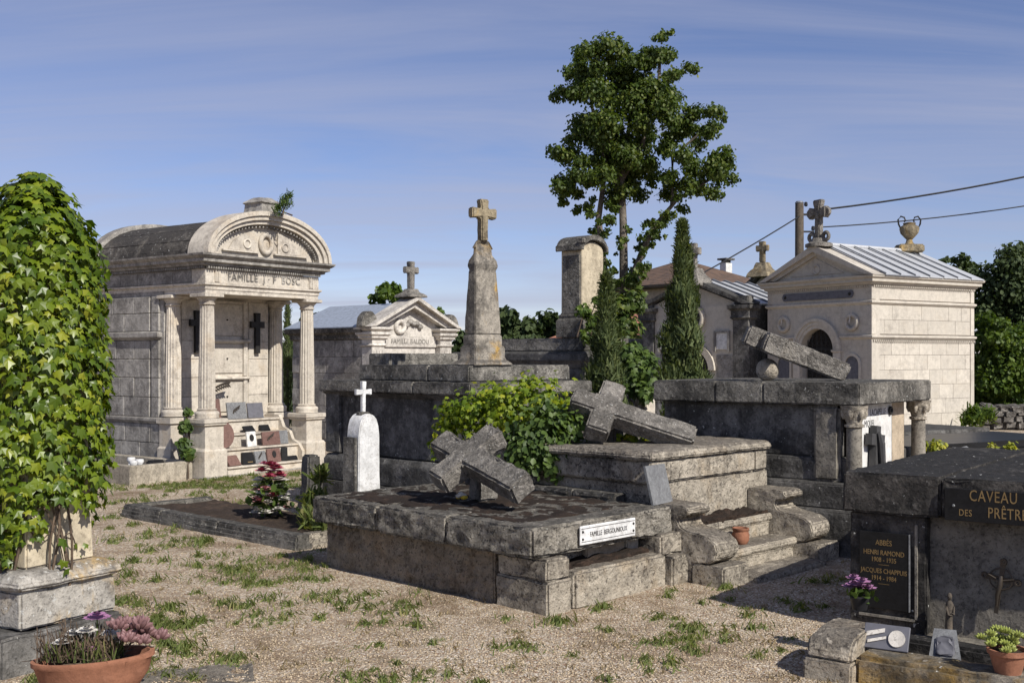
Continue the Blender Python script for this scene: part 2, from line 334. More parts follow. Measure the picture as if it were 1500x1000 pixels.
# ---- foliage
def scatter(P, Nn, size, tv, tf, spin=True, jitter=.5):
    """copies of a leaf template (tv, tf) at points P facing normals Nn"""
    P = np.asarray(P, float); n = len(P); Nn = np.asarray(Nn, float) + rng.normal(0, jitter, (n, 3)); Nn /= np.linalg.norm(Nn, axis=1)[:, None] + 1e-9
    up = np.tile([0, 0, 1.], (n, 1)) + rng.normal(0, .35 if spin else .12, (n, 3)); U = np.cross(up, Nn); U /= np.linalg.norm(U, axis=1)[:, None] + 1e-9; W = np.cross(Nn, U)
    s = np.asarray(size, float).reshape(-1, 1) * np.ones((n, 1)); tv = np.asarray(tv, float)
    V = P[:, None, :] + s[:, :, None] * (tv[None, :, 0:1] * U[:, None, :] + tv[None, :, 1:2] * W[:, None, :] + tv[None, :, 2:3] * Nn[:, None, :])
    k = len(tv); Fc = []
    for f in tf: Fc.append(np.arange(n)[:, None] * k + np.array(f)[None, :])
    return V.reshape(-1, 3), Fc
def bulk(name, VF, mat, parent=None, kind=None):
    V, Fc = VF; me = bpy.data.meshes.new(name); me.vertices.add(len(V)); me.vertices.foreach_set('co', np.asarray(V, np.float32).ravel())
    L = np.concatenate([f.ravel() for f in Fc]); st, tot, p = [], [], 0
    for f in Fc:
        m = f.shape[1]; st.append(p + np.arange(len(f)) * m); tot.append(np.full(len(f), m)); p += f.size
    me.loops.add(len(L)); me.loops.foreach_set('vertex_index', L.astype(np.int32)); st = np.concatenate(st); me.polygons.add(len(st))
    me.polygons.foreach_set('loop_start', st.astype(np.int32)); me.polygons.foreach_set('loop_total', np.concatenate(tot).astype(np.int32)); me.update(calc_edges=True); me.validate()
    me.materials.append(M[mat]); o = bpy.data.objects.new(name, me); col.objects.link(o)
    if parent: o.parent = parent
    if kind: o['kind'] = kind
    return o
# ivy leaf: five lobes, folded a little along the midrib; hangs tip-down
_lo = [(90, .95), (62, .50), (38, .80), (8, .46), (-25, .55), (-70, .22), (-110, .22), (-155, .55), (172, .46), (142, .80), (118, .50)]
IVY_V = [(0, -.0, .06)] + [(math.cos(R(a)) * r, -math.sin(R(a)) * r, -.16 * abs(math.cos(R(a)) * r) - .05 * r) for a, r in _lo]
IVY_F = [(0, 1 + i, 1 + (i + 1) % 11) for i in range(11)]
LEAF_V = [(0, -.5, 0), (.38, -.12, .06), (.28, .3, .02), (0, .55, -.05), (-.28, .3, .02), (-.38, -.12, .06)]
LEAF_F = [(0, 1, 2, 3), (0, 3, 4, 5)]
SPRAY_V = [(-.12, 0, 0), (.12, 0, 0), (.05, 1, 0), (-.04, .9, .05)]; SPRAY_F = [(0, 1, 2, 3)]
def blob_points(blobs, n, shell=.55):
    """points through ellipsoids (cx,cy,cz,rx,ry,rz), denser to the outside"""
    wts = np.array([b[3] * b[4] * b[5] for b in blobs]) ** .72; idx = rng.choice(len(blobs), n, p=wts / wts.sum()); B = np.array(blobs)[idx]
    d = rng.normal(size=(n, 3)); d /= np.linalg.norm(d, axis=1)[:, None]; r = shell + (1 - shell) * rng.random((n, 1)) ** .7; r *= 1 + .16 * rng.normal(size=(n, 1))
    return B[:, :3] + d * r * B[:, 3:], d
# ------------------------------------------------------------------ ground
def gravel_mat():
    m, t, b = newmat('gravel', .92, .2); g = node(t, 'ShaderNodeNewGeometry'); pos = g.outputs['Position']
    vo = node(t, 'ShaderNodeTexVoronoi'); vo.inputs['Scale'].default_value = 75; t.links.new(pos, vo.inputs['Vector'])
    hs = node(t, 'ShaderNodeSeparateColor'); t.links.new(vo.outputs['Color'], hs.inputs[0])
    n1 = noise_(t, pos, .9, 7, .65, .3); n2 = noise_(t, pos, 4.5, 6, .7); n3 = noise_(t, pos, 160, 3, .6)
    c = mixc(t, hs.outputs[0], (.245, .19, .128), (.49, .41, .31)); c = mixc(t, ramp(t, hs.outputs[1], .75, .95), c, (.62, .55, .46))
    c = mixc(t, ramp(t, hs.outputs[2], .8, .95), c, (.22, .13, .08))
    c = mixc(t, ramp(t, math_(t, 'ADD', math_(t, 'MULTIPLY', n1, .6), math_(t, 'MULTIPLY', n2, .4)), .46, .60, 0, .75), c, (.175, .12, .072))
    c = mixc(t, ramp(t, n2, .58, .75, 0, .5), c, (.13, .125, .06))
    sx = node(t, 'ShaderNodeSeparateXYZ'); t.links.new(pos, sx.inputs[0])
    far = ramp(t, sx.outputs[1], 24., 32.); c = mixc(t, far, c, (.06, .085, .025))
    t.links.new(c, b.inputs['Base Color'])
    bp = node(t, 'ShaderNodeBump'); bp.inputs['Distance'].default_value = .012; bp.inputs['Strength'].default_value = .9
    h = math_(t, 'ADD', math_(t, 'MULTIPLY', vo.outputs['Distance'], -1.), math_(t, 'MULTIPLY', n3, .3)); t.links.new(h, bp.inputs['Height']); t.links.new(bp.outputs[0], b.inputs['Normal'])
gravel_mat()
def gz(x, y):
    f = max(0, 1 - max(0, y - 14) / 6) if y > 14 else 1
    return f * (.018 * noise.noise(Vector((x * .9, y * .9, 0))) + .008 * noise.noise(Vector((x * 4, y * 4, 3)))) - .012
def axis_pts(lo, hi, a, b, s): 
    c = [lo, lo * .55, lo * .3] + list(np.arange(a, b + s / 2, s)) + [hi * .3, hi * .55, hi]
    return sorted(set(round(float(v), 3) for v in c if lo <= v <= hi))
gx = axis_pts(-500, 500, -9, 10, .16); gy = axis_pts(-60, 900, 3, 19, .16)
gv = [(x, y, gz(x, y)) for y in gy for x in gx]; nx = len(gx)
struct('ground', (gv, [(j * nx + i, j * nx + i + 1, (j + 1) * nx + i + 1, (j + 1) * nx + i) for j in range(len(gy) - 1) for i in range(nx - 1)]), 'gravel', smooth=60)
# ------------------------------------------------------------------ mausoleum with barrel roof (left)
FB = Frame(G(300, 700), 36)
mb = FB.root('mausoleum', 'pale barrel-roofed stone mausoleum with fluted columns and an open porch', 'mausoleum')
W_, DP, BK = 2.25, .92, 2.62      # width, porch depth, back of the building
def fluted(cx, cy, r, z0, z1, mat, parent, half=False):
    o = obj('column', lathe([(r, z0), (r * 1.0, z0 + .3 * (z1 - z0)), (r * .84, z1)], 64, (cx, cy, 0), .12, 16), mat, parent, smooth=25)
    obj('column_base', lathe([(r * 1.45, z0 - .13), (r * 1.45, z0 - .09), (r * 1.5, z0 - .07), (r * 1.42, z0 - .045), (r * 1.12, z0 - .03), (r * 1.22, z0 - .012), (r * 1.05, z0 + .002)], 24, (cx, cy, 0)), mat, o, smooth=50)
    obj('capital', join(lathe([(r * .84, z1 - .002), (r * .98, z1 + .01), (r * .98, z1 + .025), (r * .88, z1 + .03), (r * .95, z1 + .06), (r * 1.25, z1 + .1), (r * 1.4, z1 + .105)], 24, (cx, cy, 0)),
        rect_loft(cx - r * 1.3, cx + r * 1.3, cy - r * 1.3, cy + r * 1.3, [(0, z1 + .106), (.015, z1 + .115), (.015, z1 + .15), (0, z1 + .158)])), mat, o, smooth=40)
    return o
for x0 in (0., W_ - .36):
    p = obj('pedestal', join(rect_loft(x0 + .02, x0 + .34, .02, .34, [(.035, 0), (.035, .36), (.02, .385), (0, .40), (0, .70)]),
        rect_loft(x0 + .02, x0 + .34, .02, .34, [(.0, .7005), (.03, .72), (.03, .745), (.045, .75), (.045, .80), (.03, .81)])), 'lime_lit', mb)
    fluted(x0 + .18, .18, .115, .945, 2.385, 'lime_lit', mb)
for x0 in (.16, W_ - .16):   # engaged columns against the cella
    obj('pedestal', rect_loft(x0 - .15, x0 + .15, DP - .16, DP + .1, [(.02, 0), (.02, .36), (0, .39), (0, .70), (.03, .72), (.03, .80)]), 'lime_lit', mb)
    fluted(x0, DP - .02, .115, .945, 2.385, 'lime_lit', mb)
# cella walls: one core and the ashlar blocks proud of it
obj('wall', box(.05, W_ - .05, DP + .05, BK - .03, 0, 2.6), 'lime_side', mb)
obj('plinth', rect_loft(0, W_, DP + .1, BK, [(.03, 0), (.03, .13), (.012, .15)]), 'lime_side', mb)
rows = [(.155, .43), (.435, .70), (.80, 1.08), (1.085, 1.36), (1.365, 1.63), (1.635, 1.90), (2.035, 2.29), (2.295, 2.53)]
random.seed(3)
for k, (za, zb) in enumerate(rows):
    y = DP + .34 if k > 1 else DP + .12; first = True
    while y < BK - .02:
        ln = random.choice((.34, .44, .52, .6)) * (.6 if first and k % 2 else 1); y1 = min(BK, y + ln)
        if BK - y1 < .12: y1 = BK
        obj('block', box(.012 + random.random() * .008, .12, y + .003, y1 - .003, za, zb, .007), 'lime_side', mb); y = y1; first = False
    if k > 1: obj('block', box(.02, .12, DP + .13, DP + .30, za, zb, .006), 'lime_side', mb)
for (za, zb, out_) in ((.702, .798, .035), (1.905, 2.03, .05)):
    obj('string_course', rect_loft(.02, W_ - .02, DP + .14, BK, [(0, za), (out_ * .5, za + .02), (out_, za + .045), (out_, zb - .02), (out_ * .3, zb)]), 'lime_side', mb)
# back wall of the porch: three loculus slabs between ashlar
obj('porch_wall', box(.3, W_ - .3, DP + .0, DP + .045, .7, 2.6), 'lime_lit', mb)
for k, (za, zb) in enumerate([(.8, 1.08), (1.085, 1.36), (1.365, 1.63), (1.635, 1.90), (1.905, 2.2), (2.205, 2.5)]):
    for xa, xb in ((.31, .70), (1.55, 1.94)): obj('block', box(xa, xb, DP - .012, DP + .03, za, zb, .005), 'lime_lit', mb)
for za, zb in ((.84, 1.30), (1.42, 1.86), (1.98, 2.46)):
    p = obj('loculus_panel', box(.82, 1.43, DP - .02, DP + .02, za, zb, .006), 'lime_lit', mb)
    obj('panel_frame', join(box(.74, .815, DP - .045, DP + .02, za - .05, zb + .05, .01), box(1.435, 1.51, DP - .045, DP + .02, za - .05, zb + .05, .01), box(.816, 1.434, DP - .045, DP + .02, zb + .003, zb + .05, .01)), 'lime_lit', p)
    obj('sill', box(.70, 1.55, DP - .075, DP + .02, za - .095, za - .052, .01), 'lime_lit', p)
    obj('stud', lathe([(.012, 0), (.012, .02), (.004, .03)], 8), 'iron', p, loc=(1.125, DP - .02, (za + zb) / 2), rot=(R(90), 0, 0))
for cx in (.56, 1.69):
    obj('bronze_cross', prism([(u + cx, v + 1.72) for u, v in cross_outline(.085, .62, .44, .13, .085, .008)], DP - .07, DP - .02, 'y'), 'iron', mb)
# entablature
obj('architrave', rect_loft(.06, W_ - .06, .06, BK - .02, [(0, 2.545), (0, 2.60), (.012, 2.602), (.012, 2.645), (.04, 2.665), (.04, 2.69), (.005, 2.695)]), 'lime_lit', mb)
fz = obj('frieze', rect_loft(.06, W_ - .06, .06, BK - .02, [(.005, 2.696), (.005, 2.885)]), 'lime_lit', mb)
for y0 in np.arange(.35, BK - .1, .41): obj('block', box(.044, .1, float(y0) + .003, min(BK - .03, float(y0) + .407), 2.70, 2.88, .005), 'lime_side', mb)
letters(text_on('FAMILLE  J · F  BOSC', .145, (1.12, .05, 2.79), '-y', .010, .95, 1.12), 'lime_side', fz)  # darker stone colour stands in for shadows of the raised letters
for x in (.24, 2.02): obj('triglyph', join(*[box(x + k * .03 - .03, x + k * .03 - .008, .035, .06, 2.71, 2.87) for k in range(3)]), 'lime_lit', fz)
dn = [box(x, x + .022, -.005, .05, 2.887, 2.92) for x in np.arange(.06, W_ - .08, .042)] + [box(.0, .05, y, y + .022, 2.887, 2.92) for y in np.arange(.06, BK - .1, .042)]
obj('dentil_band', join(*dn), 'lime_side', mb, kind='stuff')
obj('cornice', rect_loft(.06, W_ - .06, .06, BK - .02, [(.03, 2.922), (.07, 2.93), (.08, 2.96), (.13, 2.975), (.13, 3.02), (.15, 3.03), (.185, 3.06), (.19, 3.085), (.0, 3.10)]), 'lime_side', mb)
# barrel roof in stone courses, archivolt and tympanum
cxr, rise, hs = W_ / 2, .64, W_ / 2 + .02
n = 9; ends = arc(cxr, 3.09, hs - .03, rise - .05, 0, 180, n)
ys = [.30, .9, 1.5, 2.1, BK + .02]
for j in range(4):
    for i in range(n):
        a0, a1 = 180 * i / n, 180 * (i + 1) / n
        obj('roof_slab', hero(band(arc(cxr, 3.09, hs - .16, rise - .16, a0, a1, 3), arc(cxr, 3.09, hs - .03, rise - .04, a0 + .15, a1 - .15, 3), ys[j] + .002, ys[j + 1] - .002), .004, .2, .006, seed=i + j), 'roof_stone', mb)
av = obj('archivolt', join(band(arc(cxr, 3.09, hs - .17, rise - .15, n=28), arc(cxr, 3.09, hs, rise, n=28), -.06, .30), band(arc(cxr, 3.09, hs - .10, rise - .09, n=28), arc(cxr, 3.09, hs - .02, rise - .02, n=28), -.10, -.062), band(arc(cxr, 3.09, hs - .03, rise - .03, n=28), arc(cxr, 3.09, hs + .03, rise + .035, n=28), -.13, .31)), 'lime_lit', mb, smooth=35)
obj('archivolt', band(arc(cxr, 3.09, hs - .1, rise - .09, n=24), arc(cxr, 3.09, hs + .03, rise + .03, n=24), BK - .12, BK + .08), 'lime_side', mb, smooth=35)
obj('tympanum', prism([(cxr - hs + .15, 3.09)] + [(2 * cxr - u, v) for u, v in arc(cxr, 3.09, hs - .165, rise - .145, n=24)], .05, .28, 'y'), 'lime_lit', mb)
dn = []
for i in range(40):
    a = 8 + 164 * i / 39; u, v = cxr + (hs - .205) * math.cos(R(a)), 3.09 + (rise - .185) * math.sin(R(a)); dn.append(box(u - .010, u + .010, -.03, .05, v - .013, v + .013))
obj('dentil_arch', join(*dn), 'lime_side', mb, kind='stuff')
obj('wreath', torus((cxr, .03, 3.31), .105, .036, sz=1.25, n=28), 'lime_lit', mb, smooth=60)
for s in (-1, 1):
    rl = obj('relief_panel', prism([(cxr + s * .22, 3.18), (cxr + s * .70, 3.18), (cxr + s * .60, 3.31), (cxr + s * .42, 3.42), (cxr + s * .22, 3.49)], .022, .049, 'y'), 'lime_lit', mb)
    obj('rosette', join(torus((cxr + s * .36, .02, 3.28), .062, .014), lathe([(.05, -.012), (.03, .012), (.004, .018)], 6, (0, 0, 0))) if False else torus((cxr + s * .36, .018, 3.28), .06, .016), 'lime_lit', rl, smooth=60)
obj('relief_ledge', box(.32, .98, .0, .049, 3.155, 3.175), 'lime_lit', mb); obj('relief_ledge', box(1.27, 1.93, .0, .049, 3.155, 3.175), 'lime_lit', mb)
obj('finial_block', hero(rect_loft(cxr - .16, cxr + .16, -.06, .34, [(.03, 3.72), (.03, 3.76), (0, 3.78), (-.01, 3.88), (.02, 3.90), (0, 3.93), (-.07, 3.98)]), .004, .06, .012, chip=.01), 'lime_side', mb, smooth=40)
# stepped altar in the porch
for k, (y0, z0, z1) in enumerate([(-.02, 0, .12), (.12, .1205, .36), (.34, .3605, .55), (.54, .5505, .74)]):
    obj('altar_step', join(box(.38, W_ - .39, y0, DP - .05 - .003 * k, z0, z1 - .03), box(.37, W_ - .38, y0 - .025, DP - .05 - .003 * k, z1 - .0295, z1, .008)), 'lime_lit', mb)
obj('altar_scroll', prism([(.02, .123), (.86, .123), (.86, .78), (.54, .78), (.5, .72), (.44, .60), (.3, .54), (.24, .42), (.1, .36), (.02, .25)], W_ - .43, W_ - .375, 'x'), 'lime_lit', mb)
obj('base_slab', box(-.06, W_ + .04, -.05, DP + .2, -.1, .006, .006), 'lime_side', mb)
def block_thing(fr, name, g, mat, label, cat, x, y, z, rz=0, rx=0, ry=0, group=None, smooth=None):
    o = obj(name, g, mat, loc=fr.pt(x, y, z), rot=(rx, ry, fr.rz + rz), smooth=smooth); return tag(o, label, cat, group)
# memorial plaques on the altar steps
def plaque(x, y, z, w, h, mat, label, tilt=14, rz=0, emblem=None, oval=False):
    t = empty('memorial_plaque', label, 'plaque', 'memorial plaques on the porch steps'); t.location = FB.pt(x, y, z); t.rotation_euler = (R(-tilt), 0, FB.rz + R(rz))
    g = prism([(u, v + h / 2) for u, v in [(w / 2 * math.cos(a), h / 2 * math.sin(a)) for a in np.linspace(0, 2 * math.pi, 20, endpoint=False)]], -.015, .015, 'y') if oval else box(-w / 2, w / 2, -.014, .014, 0, h, .003)
    obj('slab', g, mat, t)
    if emblem == 'oval': obj('medallion', prism([(.04 * math.cos(a), h * .58 + .05 * math.sin(a)) for a in np.linspace(0, 6.28, 14, endpoint=False)], -.022, -.0145, 'y'), 'iron', t)
    if emblem == 'spray': obj('bronze_spray', join(*[prism([(-w * .25 + k * w * .1, h * .35 + k * .02), (-w * .2 + k * w * .1, h * .33 + k * .02), (-w * .12 + k * w * .1, h * .62 + k * .018), (-w * .2 + k * w * .1, h * .55 + k * .02)], -.022, -.0145, 'y') for k in range(4)]), 'bronze', t)
    if emblem == 'line': obj('gilt_band', box(-w * .1, w * .35, -.018, -.0145, h * .16, h * .22), 'gold', t)
for a in [(.66, .60, .742, .24, .31, 'granite_red', 'tall red granite plaque leaning on the top step, left', 8, 6, 'line'), (1.09, .62, .742, .36, .25, 'granite_grey', 'pale grey granite plaque with a leaf spray on the top step', 10, 0, 'spray'),
          (1.46, .64, .742, .27, .23, 'slate_panel', 'dark slate plaque at the right of the top step', 12, -8, None), (.50, .21, .362, .36, .40, 'granite_red', 'oval red and black plaque on the second step', 12, -10, None, True),
          (.97, .16, .362, .17, .22, 'white_panel', 'small white plaque with a dark oval portrait', 10, 0, 'oval'), (1.36, .18, .362, .34, .2, 'granite_red', 'reddish plaque with a bronze spray beside the white plaque', 10, 0, 'spray'),
          (1.62, .22, .362, .18, .2, 'granite_grey', 'blue-grey plaque beside the scroll of the steps', 12, -14, None), (.55, .02, .122, .24, .17, 'granite_red', 'low red triangular plaque on the bottom step', 35, 10, None),
          (.80, .03, .122, .18, .18, 'granite_black', 'black book-shaped plaque on the bottom step', 18, -12, 'line'), (1.03, .03, .122, .22, .18, 'granite_grey', 'grey plaque in the middle of the bottom step', 14, 6, 'spray'),
          (1.28, .03, .122, .27, .2, 'granite_red', 'pinkish plaque with a dark medallion on the bottom step', 10, 4, 'oval'), (1.50, .05, .122, .09, .2, 'granite_black', 'narrow black plaque standing on edge at right end of bottom step', 10, -30, None),
          (1.66, .05, .122, .2, .07, 'granite_black', 'flat black block at the far right of the bottom step', 30, 0, None), (1.17, .42, .552, .22, .11, 'granite_black', 'black wedge plaque on the third step, middle', 40, 10, None), (1.48, .44, .552, .16, .11, 'granite_black', 'black wedge plaque on the third step, right', 40, -10, None)]: plaque(*a)
pl = [(-.02 + .05 * k, 0, .05 + .035 * k) for k in range(6)]
fr = [tube([(.1 * k / 6 - .1, 0, .06 * k / 6) for k in range(7)], .006, 5)]
for k in range(9):
    for s in (-1, 1): b0 = (-.1 + .04 * k, 0, .10 * math.sin(k / 9 * 1.6) + .02); fr.append(prism([(b0[0], b0[2]), (b0[0] + .05, b0[2] + s * .012), (b0[0] + .07, b0[2] + s * .05), (b0[0] + .02, b0[2] + s * .035)], -.004, .004, 'y'))
fr.append(tube([(-.16, 0, -.1)] + [(-.1 + .04 * k, 0, .10 * math.sin(k / 9 * 1.6) + .02) for k in range(10)], .007, 5))
block_thing(FB, 'bronze_palm', join(*fr), 'bronze', 'dark bronze palm branch standing on the top step', 'palm branch', .76, .72, 1.14)
# concrete grave surround with ornaments, left of the mausoleum
gs = FB.root('grave_surround', 'low concrete grave surround beside the left wall of the mausoleum', 'grave')
for nm, g in (('kerb', box(-.16, -.06, .18, 3.2, -.05, .24, .01)), ('kerb', box(-1.06, -.96, .18, 3.2, -.05, .24, .01)), ('kerb', box(-.958, -.162, .18, .28, -.05, .235, .01)), ('bed', box(-.955, -.165, .285, 3.2, -.05, .12))): obj(nm, g, 'concrete' if nm == 'kerb' else 'rubble', gs)
block_thing(FB, 'ornament', hero(box(-.11, .11, -.07, .07, 0, .13), .02, .05, .004), 'black_plastic', 'black box-shaped ornament inside the concrete surround', 'ornament', -.40, .55, .121)
for k, (x, y) in enumerate(((-.6, .62), (-.78, .5), (-.5, .95))):
    block_thing(FB, 'ornament', lathe([(.05, 0), (.055, .04), (.03, .07), (.06, .12), (.05, .15)], 12), 'white_paint', ['small white urn nearest the black box in the concrete surround', 'small white urn at the outer side of the concrete surround', 'small white urn farther back in the concrete surround'][k], 'ornament', x, y, .121, group='white urns in the concrete surround', smooth=50)
# ------------------------------------------------------------------ chapel with zinc roof (right)
FC = Frame(G(1277, 638), 58.5)
ch = FC.root('chapel', 'cream stone burial chapel with zinc roof, arched iron door and pediment', 'chapel')
CW, CL, H1 = 3.05, 3.4, 3.2            # front width (y), side length (x), wall height
def arch_wall(y0, y1, h, cy, hw, spring, x0, x1, n=16):
    pts = [(cy - hw * math.cos(math.pi * i / n), spring + hw * math.sin(math.pi * i / n)) for i in range(n + 1)]
    return join(box(x0, x1, y0, cy - hw, 0, h), box(x0, x1, cy + hw, y1, 0, h), band(pts, [(u, h) for u, v in pts], x0, x1, 'x'))
cy = CW / 2
obj('front_wall', arch_wall(.0, CW, H1, cy, .47, 1.83, .0, .25), 'lime_chapel', ch)
obj('wall', box(.251, CL, .03, CW - .03, 0, H1), 'lime_chapel', ch)
random.seed(5)
for k in range(6):
    za = .10 + k * .323; x = .13 + (0 if k % 2 else -.2)
    while x < CL - .13:
        x1 = min(CL - .12, x + random.uniform(.42, .50)); x1 = CL - .12 if CL - .12 - x1 < .15 else x1
        obj('block', box(max(.13, x) + .002, x1 - .002, .0 + random.random() * .004, .05, za, za + .319, .004), 'lime_chapel', ch); x = x1
for k in range(2):
    za = 2.16 + k * .31; x = .13 + (0 if k else -.22)
    while x < CL - .13:
        x1 = min(CL - .12, x + random.uniform(.44, .52)); x1 = CL - .12 if CL - .12 - x1 < .15 else x1
        obj('block', box(max(.13, x) + .002, x1 - .002, .0 + random.random() * .004, .05, za, za + .306, .004), 'lime_chapel', ch); x = x1
obj('frieze_panel', box(.13, CL - .12, .004, .05, 2.90, 3.17, .005), 'lime_chapel', ch)
for x0, x1 in ((-.012, .125), (CL - .115, CL + .012)):
    for za, zb in ((.06, 2.03), (2.15, 2.77), (2.89, 3.19)): obj('corner_pilaster', box(x0, x1, -.012, .12, za, zb, .006), 'lime_chapel', ch)
for za in (.06, 2.15, 2.89): obj('corner_pilaster', box(-.012, .12, CW - .12, CW + .012, za, {.06: 2.03, 2.15: 2.77, 2.89: 3.19}[za], .006), 'lime_chapel', ch)
obj('plinth', rect_loft(0, CL, 0, CW, [(.04, 0), (.04, .05), (.02, .065)]), 'lime_chapel', ch)
for za, h in ((2.04, .10), (2.78, .10)):
    # the lower course stops at the door arch
    if za < 2.5:
        sc = join(rect_loft(.0, CL, 0, cy - .72, [(.0, za), (.02, za + .02), (.05, za + .05), (.05, za + h - .015), (.01, za + h)]), rect_loft(0, .3, cy + .72, CW, [(.0, za), (.02, za + .02), (.05, za + .05), (.05, za + h - .015), (.01, za + h)]))
    else: sc = rect_loft(.0, CL, 0, CW, [(.0, za), (.02, za + .02), (.05, za + .05), (.05, za + h - .015), (.01, za + h)])
    obj('string_course', sc, 'lime_chapel', ch)
obj('dentil_band', join(*[box(x, x + .03, -.045, .0, 2.0, 2.035) for x in np.arange(.02, CL, .062)], *[box(-.045, 0, y, y + .03, 3.165, 3.20) for y in np.arange(.02, CW, .062)], *[box(x, x + .03, -.045, .0, 3.165, 3.20) for x in np.arange(.02, CL, .062)]), 'lime_chapel', ch, kind='stuff')
obj('cornice', rect_loft(0, CL, 0, CW, [(.02, 3.2005), (.06, 3.22), (.07, 3.25), (.13, 3.27), (.13, 3.33), (.17, 3.36), (.18, 3.40), (.02, 3.41)]), 'lime_chapel', ch)
ap, zb = 4.14, 3.40
def gable(x0, x1, inset, zadd=0, mat='lime_chapel', nm='pediment'):
    return obj(nm, prism([(-.17 + inset, zb + zadd), (CW + .17 - inset, zb + zadd), (cy, ap - inset * .46 + zadd * .3)], x0, x1, 'x'), mat, ch)
gable(.0, .12, .30, .012)
rk = [(-.19, 3.405), (cy, ap + .03), (CW + .19, 3.405)]; rk_in = [(.06, 3.425), (cy, ap - .13), (CW - .06, 3.425)]
obj('raking_cornice', join(band(rk_in, rk, -.16, .2, 'x'), band([(.3, 3.43), (cy, ap - .21), (CW - .3, 3.43)], [(.061, 3.426), (cy, ap - .131), (CW - .061, 3.426)], -.08, .19, 'x')), 'lime_chapel', ch)
obj('relief_panel', join(prism([(.75, 3.50), (CW - .75, 3.50), (cy, 3.86)], -.02, -.001, 'x'), torus((-.025, cy, 3.62), .09, .022, 'x')), 'lime_chapel', ch, smooth=40)
# zinc sheets with standing seams
for s, ye, yr in ((0, -.2, cy), (1, CW + .2, cy)):
    for k in range(7):
        x0, x1 = .21 + k * (CL - .08) / 7, .21 + (k + 1) * (CL - .08) / 7; dz = random.uniform(0, .03)
        g = join(([(x0, ye, 3.42 + dz * .3), (x1 - .02, ye, 3.42), (x1 - .02, yr, ap + .035), (x0, yr, ap + .035 + dz)] + [(x0, ye, 3.40), (x1 - .02, ye, 3.40), (x1 - .02, yr, ap + .0), (x0, yr, ap + .0)], [(0, 1, 2, 3), (7, 6, 5, 4), (0, 4, 5, 1), (1, 5, 6, 2), (2, 6, 7, 3), (3, 7, 4, 0)]))
        sh = obj('zinc_sheet', g, 'zinc', ch)
        obj('seam', tube([(x0, ye, 3.435 + dz * .3), (x0, yr, ap + .06 + dz)], .014, 5), 'zinc_dark', sh)
obj('ridge_cap', tube([(.2, cy, ap + .06), (CL + .12, cy, ap + .05)], .05, 8), 'zinc', ch)
obj('eave_sheet', prism([(-.21, 3.415), (-.02, 3.50), (-.02, 3.46), (-.21, 3.40)], .2, 1.3, 'x'), 'zinc_dark', ch)
# door, arch mouldings, wreaths, niches, name plate
obj('archivolt', join(*[band([(cy - r0 * math.cos(math.pi * i / 24), 1.83 + r0 * math.sin(math.pi * i / 24)) for i in range(25)], [(cy - r1 * math.cos(math.pi * i / 24), 1.83 + r1 * math.sin(math.pi * i / 24)) for i in range(25)], xf, .0, 'x') for r0, r1, xf in ((.475, .55, -.03), (.552, .63, -.05), (.632, .70, -.075))]), 'lime_chapel', ch, smooth=35)
for s in (-1, 1): obj('door_pilaster', join(box(-.05, .0, cy + s * .59 - .1, cy + s * .59 + .1, .06, 1.76, .006), rect_loft(-.04, 0, cy + s * .59 - .1, cy + s * .59 + .1, [(.01, 1.7605), (.03, 1.79), (.03, 1.825)])), 'lime_chapel', ch)
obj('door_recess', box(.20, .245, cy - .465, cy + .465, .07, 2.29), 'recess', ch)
gr = []
for k in range(7): y = cy - .40 + k * .133; gr.append(tube([(.13, y, .1), (.13, y, 1.83 + math.sqrt(max(.01, .465 ** 2 - (y - cy) ** 2)) - .02)], .011, 5))
for z in (.12, 1.0, 1.45, 1.83): gr.append(box(.118, .142, cy - .46, cy + .46, z, z + .028))
for z in (1.15, 1.3, 1.58, 1.7, 1.98, 2.12):
    for k in range(6):
        y = cy - .335 + k * .133
        if (y - cy) ** 2 + max(0, z - 1.83) ** 2 < .38 ** 2: gr.append(torus((.13, y, z), .045, .009, 'x', 10, 4))
obj('iron_grille', join(*gr), 'iron', ch)
for y in (.52, CW - .52):
    wr = obj('wreath', torus((-.03, y, 2.42), .15, .05, 'x', 24), 'lime_chapel', ch, smooth=60)
    obj('ribbon', tube([(-.06, y - .02, 2.62), (-.08, y, 2.54), (-.085, y + .02, 2.40)], .016, 5), 'lime_pale', wr)
    ni = [(y - .19 * math.cos(math.pi * i / 14), 1.5 + .19 * math.sin(math.pi * i / 14)) for i in range(15)]; no = [(y - .25 * math.cos(math.pi * i / 14), 1.5 + .25 * math.sin(math.pi * i / 14)) for i in range(15)]
    nc = obj('niche', band([(y - .19, .5)] + ni + [(y + .19, .5)], [(y - .25, .5)] + no + [(y + .25, .5)], -.035, -.002, 'x'), 'lime_chapel', ch)
    obj('niche_panel', prism([(y - .185, .5)] + [(y - .185 * math.cos(math.pi * i / 14), 1.5 + .185 * math.sin(math.pi * i / 14)) for i in range(15)] + [(y + .185, .5)], -.008, -.001, 'x'), 'slate_panel', nc)
npl = obj('name_plate', prism([(cy + u, 3.035 + v) for u, v in [(1.05 * c_, .085 * s_) for c_, s_ in ((1, 0), (.97, .8), (.94, 1), (-.94, 1), (-.97, .8), (-1, 0), (-.97, -.8), (-.94, -1), (.94, -1), (.97, -.8))]], -.03, -.014, 'x'), 'slate_panel', ch)
for s in (-1, 1): obj('boss', lathe([(.04, 0), (.03, .02), (.005, .03)], 10), 'iron', npl, loc=(-.03, cy + s * .95, 3.035), rot=(0, R(-90), 0))
